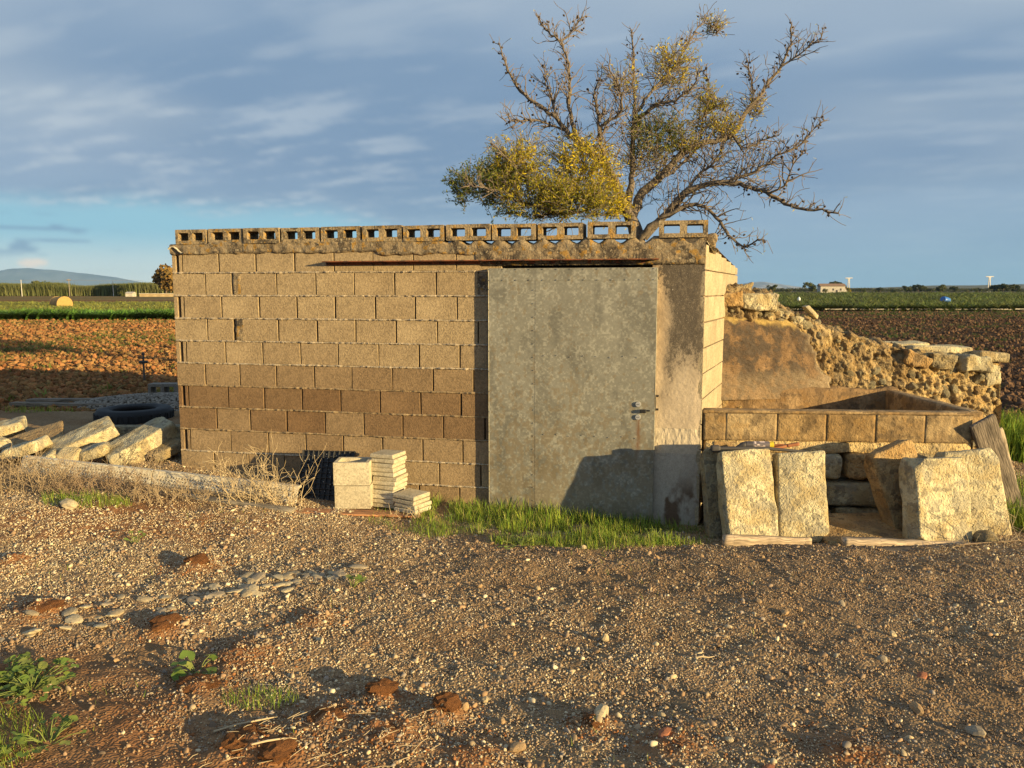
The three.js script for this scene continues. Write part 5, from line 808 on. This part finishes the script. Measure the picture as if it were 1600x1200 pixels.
  const pylon = (px, Zp, H, label) => { const o = thing('pylon', label, 'pylon', F(px, Zp)); const q = H / 12; for (const sx of [-1, 1]) part('leg', tube([[sx * 1.0 * q, 0, 0], [sx * 0.35 * q, H, 0]], [0.4 * q, 0.3 * q], 5), mPl, o); part('crossarm', tube([[-2.9 * q, H * 0.985, 0], [2.9 * q, H * 0.985, 0]], [0.36 * q, 0.36 * q], 5), mPl, o); part('brace', tube([[-1.2 * q, H * 0.97, 0], [0, H * 0.8, 0], [1.2 * q, H * 0.97, 0]], [0.14 * q, 0.14 * q, 0.14 * q], 5), mPl, o); };
  pylon(1322, 620, 11.5, 'pale power pylon standing beside the farmhouse'); pylon(1540, 700, 14, 'pale power pylon against the wooded hill');
  pole('utility_pole', 'thick white post standing before the reed hedge', F(39, 215)[0], -215, 4.6, mPl, []);
  pole('utility_pole', 'dark utility pole in front of the middle of the reed hedge', F(113, 220)[0], -220, 4.9, mPd, [[4.6, 1.2]]);
  pole('utility_pole', 'thin dark utility pole farther along the reeds', F(191, 224)[0], -222, 3.6, mPd, []);
  pole('utility_pole', 'pale utility pole nearest the autumn tree', F(203, 226)[0], -218, 4.4, mPl, []);
  solo('overhead_wire', tube(range(0, 1, 40).map((k) => { const x = lerp(F(-20, 220)[0], F(230, 220)[0], k); return [x, 4.6 - 0.25 * Math.sin(((k * 3.3) % 1) * Math.PI), -220]; }), Array(41).fill(0.025), 4), mPd, 'thin wire strung along the poles above the reeds', 'wire');
  // small white farm buildings by the hedge
  const hut = thing('farm_hut', 'low white hut at the foot of the autumn tree', 'hut', [F(208, 205)[0], 0, -205]); part('wall', boxUV(new THREE.BoxGeometry(1.8, 1.0, 2), 2), mWl, hut, [0, 0.5, 0]); part('roof', gable(2.0, 2.3, 0.4), mWl, hut, [0, 1.002, 0]);
  const lw = thing('boundary_wall', 'low ochre boundary wall beside the autumn tree', 'wall', [F(250, 200)[0], 0, -200]); part('wall', boxUV(new THREE.BoxGeometry(9, 0.9, 0.4), 2), mat(col(0.6, 0.45, 0.24), { map: tConcrete }), lw, [0, 0.45, 0]); part('coping', boxUV(new THREE.BoxGeometry(9.2, 0.12, 0.5), 2), mWl, lw, [0, 0.96, 0]);
  // hay bale
  const bale = thing('hay_bale', 'round hay bale lying in the yellow-green crop', 'hay bale', [F(99, 71)[0], 0.5, -71], -0.6), tH = tex(256, 256, (u, v) => { const r = Math.hypot(u - 0.5, v - 0.5), s = noise2(r * 90, Math.atan2(v - 0.5, u - 0.5) * 12, 4), k = 0.6 + 0.5 * s; return [0.8 * k, 0.66 * k, 0.36 * k]; });
  const cyl = new THREE.CylinderGeometry(0.7, 0.72, 1.3, 36, 6, true); cyl.rotateZ(Math.PI / 2); { const p = cyl.attributes.position; for (let i = 0; i < p.count; i++) { const f = 1 + 0.05 * (noise3(p.getX(i) * 4, p.getY(i) * 4, p.getZ(i) * 4) - 0.5); p.setY(i, p.getY(i) * f * 0.95); p.setZ(i, p.getZ(i) * f); } cyl.computeVertexNormals(); }
  part('straw_roll', cyl, mat(col(0.3, 0.25, 0.21), { map: tH }), bale); for (const s of [-1, 1]) { const d = new THREE.CircleGeometry(0.71, 36); d.rotateY(s * Math.PI / 2); part('straw_end', d, mat(col(0.5, 0.4, 0.24), { map: tH, side: THREE.DoubleSide }), bale, [s * 0.65, -0.015, 0]); }
  // blue barrel and a white can in the crop
  const bar = new THREE.LatheGeometry([[0, 0], [0.3, 0], [0.34, 0.05], [0.35, 0.28], [0.37, 0.3], [0.35, 0.33], [0.35, 0.62], [0.37, 0.64], [0.35, 0.67], [0.33, 0.92], [0.28, 0.95], [0, 0.95]].map((q) => new THREE.Vector2(...q)), 24);
  solo('blue_barrel', bar, mat(col(0.03, 0.14, 0.45), { roughness: 0.45 }), 'blue plastic barrel lying in the green field', 'barrel', [F(1478, 85)[0], 0.6, -85], [0, 0.5, 1.4]);
  solo('white_can', new THREE.LatheGeometry([[0, 0], [0.15, 0], [0.16, 0.05], [0.16, 0.36], [0.08, 0.42], [0.06, 0.5], [0, 0.5]].map((q) => new THREE.Vector2(...q)), 18), mat(col(0.75, 0.74, 0.7), { roughness: 0.5 }), 'small white can standing in the green field near the rubble wall', 'can', [F(1246, 90)[0], 0.5, -90]);
}

// ================================================================ loose cover of the yard
{
  const R = rng(2024), pg = [0, 1, 2].map((i) => pebble(i === 2 ? 1 : 0, 20 + i, 0.35)), lists = [[], [], []], mP = earthMat(0xffffff);
  const pal = [[0.6, 0.5, 0.33], [0.47, 0.36, 0.22], [0.36, 0.27, 0.17], [0.3, 0.25, 0.2], [0.31, 0.2, 0.115], [0.27, 0.18, 0.11], [0.24, 0.175, 0.12], [0.3, 0.205, 0.125]];
  for (let i = 0; i < 760000; i++) {
    const z = -(2.1 + 5.6 * R() ** 0.8), w = -z * 0.67 + 1.7, x = (R() * 2 - 1) * w, g = gritty(x, z); if (R() > g * 0.72 + 0.05) continue;
    const q = R(), s = q < 0.9 ? 0.0018 + 0.0027 * R() : q < 0.992 ? 0.004 + 0.004 * R() : 0.007 + 0.008 * R() ** 2; if (s < 0.003 && z < -5.2 && R() < 0.5) continue;
    const pale = noise2(x * 1.3 + 9, z * 1.3, 66), c = pal[Math.floor(((R() ** (0.5 + 0.8 * sstep(0.35, 0.75, pale) + 0.9 * sstep(-0.5, -2.2, x) * sstep(3.6, 4.6, -z))) * 7.99))] ?? pal[1], k = 0.7 + 0.5 * R(), y = yardH(x, z) + s * 0.1; if (x > 1.55 && x < 3.8 && z < -5.75) continue;
    lists[q > 0.985 ? 2 : i % 2].push([x, y, z, R() * 6, R() * 6, R() * 6, s * (0.9 + 0.9 * R()), s * (0.55 + 0.5 * R()), s, c[0] * k, c[1] * k, c[2] * k]);
  }
  lists.forEach((l, i) => stuff('gravel', pg[i], mP, l, null, 'loose gravel of tan and grey chips covering the yard', 'gravel'));
  // larger stones that can be told apart: a spill of flat limestone chips and scattered cobbles
  const flat = [0, 1, 2, 3].map((i) => boxUV(faceted(pebble(1, 60 + i, 0.5, 0.32)), 9)), cob = [0, 1, 2, 3].map((i) => boxUV(faceted(pebble(1, 70 + i, 0.45, 0.75)), 9)), mS = [[0.74, 0.6, 0.37], [0.6, 0.47, 0.28], [0.48, 0.39, 0.27], [0.56, 0.37, 0.19]].map((c) => mat(col(...c), { map: tConcrete }));
  for (let i = 0; i < 90; i++) { const t = R() * 2 - 1, x = -1.72 + t * 0.75 + (R() - 0.5) * 0.2, z = -4.28 - t * 0.42 + (R() - 0.5) * 0.36, s = 0.014 + 0.026 * R() ** 2, o = solo('limestone_chip', flat[i % 4], mS[i % 3], 'flat pale limestone chip in the spill across the earth yard', 'stone', [x, yardH(x, z) + s * 0.15, z], [(R() - 0.5) * 0.5, R() * 6, (R() - 0.5) * 0.5], 'spill of limestone chips'); o.scale.set(s * 1.5, s, s); }
  for (let i = 0; i < 60; i++) { const z = -(2.45 + 3.2 * R() ** 1.3), w = -z * 0.64, x = i < 44 ? -0.3 + R() * (w + 0.2) : (R() * 2 - 1) * w, s = 0.01 + 0.014 * R() ** 2, o = solo('cobble', cob[i % 4], mS[Math.floor(R() * 4)], 'small rounded cobble lying loose on the gravel', 'stone', [x, yardH(x, z) + s * 0.45, z], [R() * 6, R() * 6, R() * 6], 'loose cobbles on the gravel'); o.scale.set(s * 1.25, s, s); }
  for (const [x, z, s, m, l] of [[-3.35, -5.85, 0.075, 0, 'flat cream stone below the dry brush'], [0.02, -2.78, 0.032, 3, 'ochre stone near the front middle of the yard'], [0.36, -3.02, 0.042, 0, 'lumpy white stone beside the reddish clod'], [1.45, -4.05, 0.03, 3, 'yellow round stone alone on the open gravel'], [1.8, -2.9, 0.04, 2, 'grey stone at the front corner of the gravel']]) { const o = solo('loose_stone', cob[m], mS[m], l, 'stone', [x, yardH(x, z) + s * 0.4, z], [0.2, x * 3, 0.1]); o.scale.set(s * 1.0, s * 0.55, s * 0.7); }
  // broken bits of terracotta
  for (const [x, z, l] of [[1.82, -3.35, 'red terracotta shard among gravel by the picture edge'], [0.58, -2.85, 'small terracotta shard on the front gravel'], [0.9, -2.62, 'terracotta shard close to the camera']]) { const o = solo('terracotta_shard', flat[1], mat(col(0.5, 0.19, 0.09), { map: tConcrete }), l, 'shard', [x, yardH(x, z) + 0.006, z], [0.1, 0.8, 0.15]); o.scale.set(0.04, 0.03, 0.02); }
  // clods of red earth on the trodden ground
  const clodShape = (seed) => { const g = pebble(4, seed, 0.55, 0.8), p = g.attributes.position; for (let i = 0; i < p.count; i++) { const x = p.getX(i), y = p.getY(i), z = p.getZ(i), f = 1 + 0.45 * (fbm3(x * 5 + seed, y * 5, z * 5, 4) - 0.5); p.setXYZ(i, x * f, y * f, z * f); } return faceted(g); };
  const mClod = earthMat(col(0.6, 0.28, 0.125), { map: tSoil, bumpMap: bSoil, bumpScale: 0.1 });
  for (const [x, z, r, h] of LUMPS.slice(0, 12)) { const o = solo('earth_clod', boxUV(clodShape(x * 9 + z), 3), mClod, 'crumbly clod of red earth on the trodden yard', 'clod', [x, yardH(x, z) - 0.012, z], [0, x * 5, 0], 'red earth clods'); o.scale.set(r * 0.72, h * 0.5, r * 0.6); }
  const crumbs = []; for (let i = 0; i < 3000; i++) { const l = LUMPS[Math.floor(R() * LUMPS.length)], a = R() * 6.28, d = l[2] * 2.2 * Math.sqrt(R()), x = l[0] + Math.cos(a) * d, z = l[1] + Math.sin(a) * d, s = 0.002 + 0.006 * R() ** 3, k = 0.6 + 0.7 * R(); crumbs.push([x, yardH(x, z) + s * 0.3, z, R() * 6, R() * 6, R() * 6, s * 1.3, s, s, 0.25 * k, 0.115 * k, 0.05 * k]); }
  stuff('earth_crumbs', pg[0], mP, crumbs, null, 'red earth crumbs round the clods', 'soil');
}
// green things
{
  const R = rng(606), G = [], one = [blade(0.05, 0.35), blade(0.04, 0.7), blade(0.06, 0.15)], lists = [[], [], []];
  const put = (x, z, h, c) => { const k = 0.7 + 0.6 * R(); lists[Math.floor(R() * 3)].push([x, yardH(x, z) - 0.006, z, (R() - 0.5) * 0.9, R() * 6.28, (R() - 0.5) * 0.5, h * (0.7 + 0.5 * R()), h, h, c[0] * k, c[1] * k, c[2] * k]); };
  const G1 = [0.12, 0.24, 0.03], G2 = [0.33, 0.38, 0.05], G3 = [0.34, 0.3, 0.11];
  // strip along the foot of the wall and door
  for (let i = 0; i < 38000; i++) {
    const x = -1.1 + 2.65 * R(), wall = -6.46 + 0.22 * x + 0.04, front = -5.12 - 0.36 * Math.abs(x - 0.5) ** 1.3 - 0.12 * noise2(x * 4, 2, 5), z = lerp(wall, front, R() ** 0.9), e = clamp((z - wall) / (front - wall)), d = fbm2(x * 3.5, z * 3.5, 3, 88), m = sstep(-1.15, -0.3, x) * sstep(1.6, 0.9, x);
    if (R() > (0.2 + 0.65 * m) * sstep(0.36, 0.56, d + 0.2 * (1 - e) - 0.06 * e)) continue;
    put(x, z, (0.03 + 0.12 * R() ** 2.2) * (0.45 + 0.75 * m * (1 - e * 0.7) * sstep(0.3, 0.6, fbm2(x * 2.5, z * 4, 2, 31) + 0.15)), mix3(mix3(G1, G2, R()), G3, R() < 0.2 ? 0.85 : 0));
  }
  // thin sprouts in the gravel before it, and patches elsewhere
  for (let i = 0; i < 9000; i++) { const z = -(2.5 + 3.6 * R()), w = -z * 0.66, x = (R() * 2 - 1) * w, p = sstep(0.55, 0.75, fbm2(x * 1.4 + 2, z * 1.8, 4, 93)) * (0.25 + 0.75 * sstep(4.4, 5.2, -z)) + 0.9 * sstep(1.0, 0.3, Math.hypot((x + 2.0) / 0.9, (z + 2.9) / 0.55)) * sstep(0.4, 0.6, fbm2(x * 5, z * 5, 3, 97)); if (R() > p) continue; put(x, z, 0.015 + 0.045 * R() ** 2, mix3(G1, G2, R())); }
  for (const [cx, cz, rx, rz, n, h] of [[-3.3, -6.0, 0.35, 0.15, 700, 0.08], [3.95, -5.75, 0.35, 0.3, 1500, 0.16], [5.15, -8.0, 0.55, 0.5, 5200, 0.34], [4.4, -6.6, 0.3, 0.4, 700, 0.12], [-5.2, -12.4, 0.5, 0.3, 900, 0.16], [-6.1, -10.1, 0.5, 0.3, 900, 0.12], [-2.1, -2.75, 0.35, 0.3, 1300, 0.07], [-1.05, -3.15, 0.16, 0.08, 260, 0.06]]) for (let i = 0; i < n; i++) { const a = R() * 6.28, r = Math.sqrt(R()); const x = cx + Math.cos(a) * r * rx, z = cz + Math.sin(a) * r * rz; const k = 0.7 + 0.6 * R(), c = mix3(G1, G2, R()), hh = h * (0.5 + 0.7 * R()); lists[Math.floor(R() * 3)].push([x, (z < -9.9 ? 0.08 : yardH(x, z)) - 0.006, z, (R() - 0.5) * 0.8, R() * 6.28, (R() - 0.5) * 0.5, hh * 0.8, hh, hh, c[0] * k, c[1] * k, c[2] * k]); }
  lists.forEach((l, i) => stuff('grass', one[i], mLeaf, l, null, 'fresh green grass growing before the metal door and in tufts', 'grass'));
  // broad-leaved weeds: round lobed leaves on stalks
  const leaf = (n = 9) => { const p = [0, 0, 0], id = []; for (let i = 0; i <= n; i++) { const a = 0.5 + i / n * 5.28, r = 0.5 + 0.06 * Math.cos(a * 5); p.push(Math.sin(a) * r, 0.06 + 0.05 * Math.cos(a * 3), -Math.cos(a) * r); if (i) id.push(0, i, i + 1); } const g = new THREE.BufferGeometry(); g.setAttribute('position', new THREE.Float32BufferAttribute(p, 3)); g.setIndex(id); g.computeVertexNormals(); return g; };
  const mStem = mat(col(0.16, 0.2, 0.05)), mBroad = [[0.2, 0.26, 0.05], [0.15, 0.23, 0.045], [0.27, 0.3, 0.075]].map((c) => leafMat({ color: col(...c) }));
  const weed = (x, z, n, spread, size, label) => { const o = thing('mallow_weed', label, 'weed', [x, yardH(x, z), z], R() * 6), st = []; for (let i = 0; i < n; i++) { const a = R() * 6.28, r = spread * Math.sqrt(R()), h = 0.02 + 0.06 * R() * (1.4 - r / spread), s = size * (0.6 + 0.6 * R()); const q = part('leaf', LF, mBroad[Math.floor(R() * 3)], o, [Math.cos(a) * r, h, Math.sin(a) * r], [(R() - 0.5) * 0.9, R() * 6.28, (R() - 0.5) * 0.9]); q.scale.setScalar(s); st.push(tube([[Math.cos(a) * r * 0.15, -0.005, Math.sin(a) * r * 0.15], [Math.cos(a) * r * 0.6, h * 0.7, Math.sin(a) * r * 0.6], [Math.cos(a) * r, h, Math.sin(a) * r]], [0.0022, 0.002, 0.0014], 4)); } part('stalks', mergeGeometries(st), mStem, o).userData.kind = 'stuff'; }, LF = leaf();
  weed(-2.06, -3.22, 90, 0.2, 0.04, 'dense clump of round-leaved weed at the edge of the yard');
  weed(-2.2, -3.3, 60, 0.16, 0.038, 'second clump of round-leaved weed by the picture edge');
  weed(-1.43, -3.42, 9, 0.1, 0.062, 'few round mallow leaves flat on bare earth');
  weed(-1.75, -2.82, 26, 0.13, 0.035, 'small leafy weed below the dense clump');
  weed(-1.95, -2.62, 40, 0.18, 0.045, 'round-leaved weed at the front corner');
  weed(-0.92, -4.4, 8, 0.07, 0.045, 'lone young weed in the middle of the gravel');
  weed(-2.55, -5.2, 8, 0.08, 0.04, 'small weed among the pale gravel below the brush');
  weed(0.05, -5.35, 30, 0.2, 0.03, 'low broad-leaved weed at the front of the grass strip');
  weed(1.0, -5.5, 30, 0.2, 0.03, 'low broad-leaved weed in the grass near the slabs');
}
// dry brush and straw
{
  const R = rng(808), mDry = [mat(col(0.32, 0.24, 0.15)), mat(col(0.24, 0.17, 0.11)), mat(col(0.46, 0.36, 0.22))];
  const brush = (name, label, x, y, z, n, rx, h, rz, m, sub = 6, lean = 0) => {
    const gs = []; for (let i = 0; i < n; i++) {
      const p = new THREE.Vector3((R() - 0.5) * 2 * rx, 0, (R() - 0.5) * 2 * rz), d = new THREE.Vector3((R() - 0.5) * 1.4 + lean, 0.5 + R(), (R() - 0.5) * 1.2).normalize(), L = h * (0.5 + 0.7 * R()), pts = [p.clone()], rad = [0.0032];
      for (let k = 1; k <= 5; k++) { d.x += (R() - 0.5) * 0.6; d.y += (R() - 0.55) * 0.5; d.z += (R() - 0.5) * 0.6; d.normalize(); p.addScaledVector(d, L / 5); p.y = Math.max(p.y, 0.004); pts.push(p.clone()); rad.push(0.0032 - 0.0005 * k); }
      gs.push(tube(pts, rad, 4));
      for (let k = 0; k < sub; k++) { const a = 1 + Math.floor(R() * 4.99), q = pts[a].clone(), e = new THREE.Vector3(R() - 0.5, R() - 0.3, R() - 0.5).normalize(), m2 = q.clone().addScaledVector(e, L * 0.14), e2 = e.add(new THREE.Vector3(R() - 0.5, R() - 0.5, R() - 0.5)).normalize(), n2 = m2.clone().addScaledVector(e2, L * 0.12); gs.push(tube([q, m2, n2], [0.0018, 0.0015, 0.001], 3)); }
    }
    const o = thing(name, label, 'shrub', [x, y, z]); part('twigs', mergeGeometries(gs), mDry[m], o).userData.kind = 'stuff'; return o;
  };
  brush('dry_shrub', 'tangled dry shrub spreading at the picture edge before the tray', -4.0, 0.07, -6.35, 150, 0.42, 0.3, 0.2, 0, 7);
  brush('dry_shrub', 'low dry brown shrub over the middle of the tray', -3.35, 0.06, -6.28, 120, 0.36, 0.24, 0.16, 1, 7);
  brush('dry_shrub', 'sparse dry twigs before the ochre batten', -2.75, 0.03, -6.18, 70, 0.36, 0.2, 0.14, 0, 6);
  brush('dry_shrub', 'pale upright dry shrub at the shaded end of the tray', -2.1, 0.0, -6.25, 46, 0.24, 0.42, 0.1, 2, 7, -0.25);
  brush('dry_shrub', 'thin dry stems beside the black panel', -1.8, -0.02, -6.2, 16, 0.12, 0.4, 0.06, 2, 6);
  brush('dry_shrub', 'wispy dry plant rising against the shed corner', -3.2, 0.1, -6.85, 14, 0.12, 0.3, 0.06, 0, 8);
  brush('dry_shrub', 'few dry twigs in front of the low paver stack', -0.83, -0.06, -6.05, 14, 0.14, 0.1, 0.05, 2, 5);
  brush('dry_branches', 'bare pale branches sprawling over the planks by the slabs', 3.25, -0.12, -5.35, 26, 0.3, 0.34, 0.1, 2, 5);
  brush('dead_bush', 'reddish dead brush at the edge of the yard below the slabs', 3.5, -0.1, -5.1, 110, 0.42, 0.12, 0.14, 1, 6);
  // straw and sticks on the ground
  const sg = []; for (let i = 0; i < 70; i++) { const x = -0.75 + (R() - 0.5) * 0.9, z = -2.82 + (R() - 0.5) * 0.42, a = 0.3 + (R() - 0.5) * 1.9, l = 0.02 + 0.08 * R() ** 1.5, y = yardH(x, z) + 0.006 + 0.012 * R(); sg.push(tube([[x, y, z], [x + Math.cos(a) * l * 0.5, y + 0.008 * R(), z - Math.sin(a) * l * 0.5], [x + Math.cos(a) * l, y + 0.004, z - Math.sin(a) * l]], [0.0012, 0.0014, 0.0008], 4)); }
  const st = part('straw', mergeGeometries(sg), mDry[2], scene); st.userData.kind = 'stuff'; tag(st, 'dry straw strewn between the red clods', 'straw');
  for (const [x, z, l, a, m, label] of [[-1.15, -2.88, 0.24, 0.45, 2, 'pale straight stick on the earth by the straw'], [-0.95, -2.72, 0.16, 0.4, 2, 'shorter pale stick nearest the camera'], [0.85, -3.5, 0.09, 0.1, 2, 'short straw stalk alone on the gravel'], [3.0, -5.2, 0.5, 0.1, 1, 'thin brown stick before the planks']]) { const pts = [0, 0.35, 0.7, 1].map((t, k) => { const X = x + Math.cos(a) * l * t, Z = z - Math.sin(a) * l * t; return [X, yardH(X, Z) + 0.014 + 0.004 * (k % 2), Z]; }); solo('stick', tube(pts, [0.004, 0.0045, 0.004, 0.002], 5), mDry[m], label, 'stick'); }
}
scene.fog = new THREE.FogExp2(new THREE.Color().setRGB(0.28, 0.57, 1.0), 0.00005);
scene.traverse((o) => { if (o.isMesh) { o.castShadow = true; o.receiveShadow = true; } });
renderer.render(scene, camera);
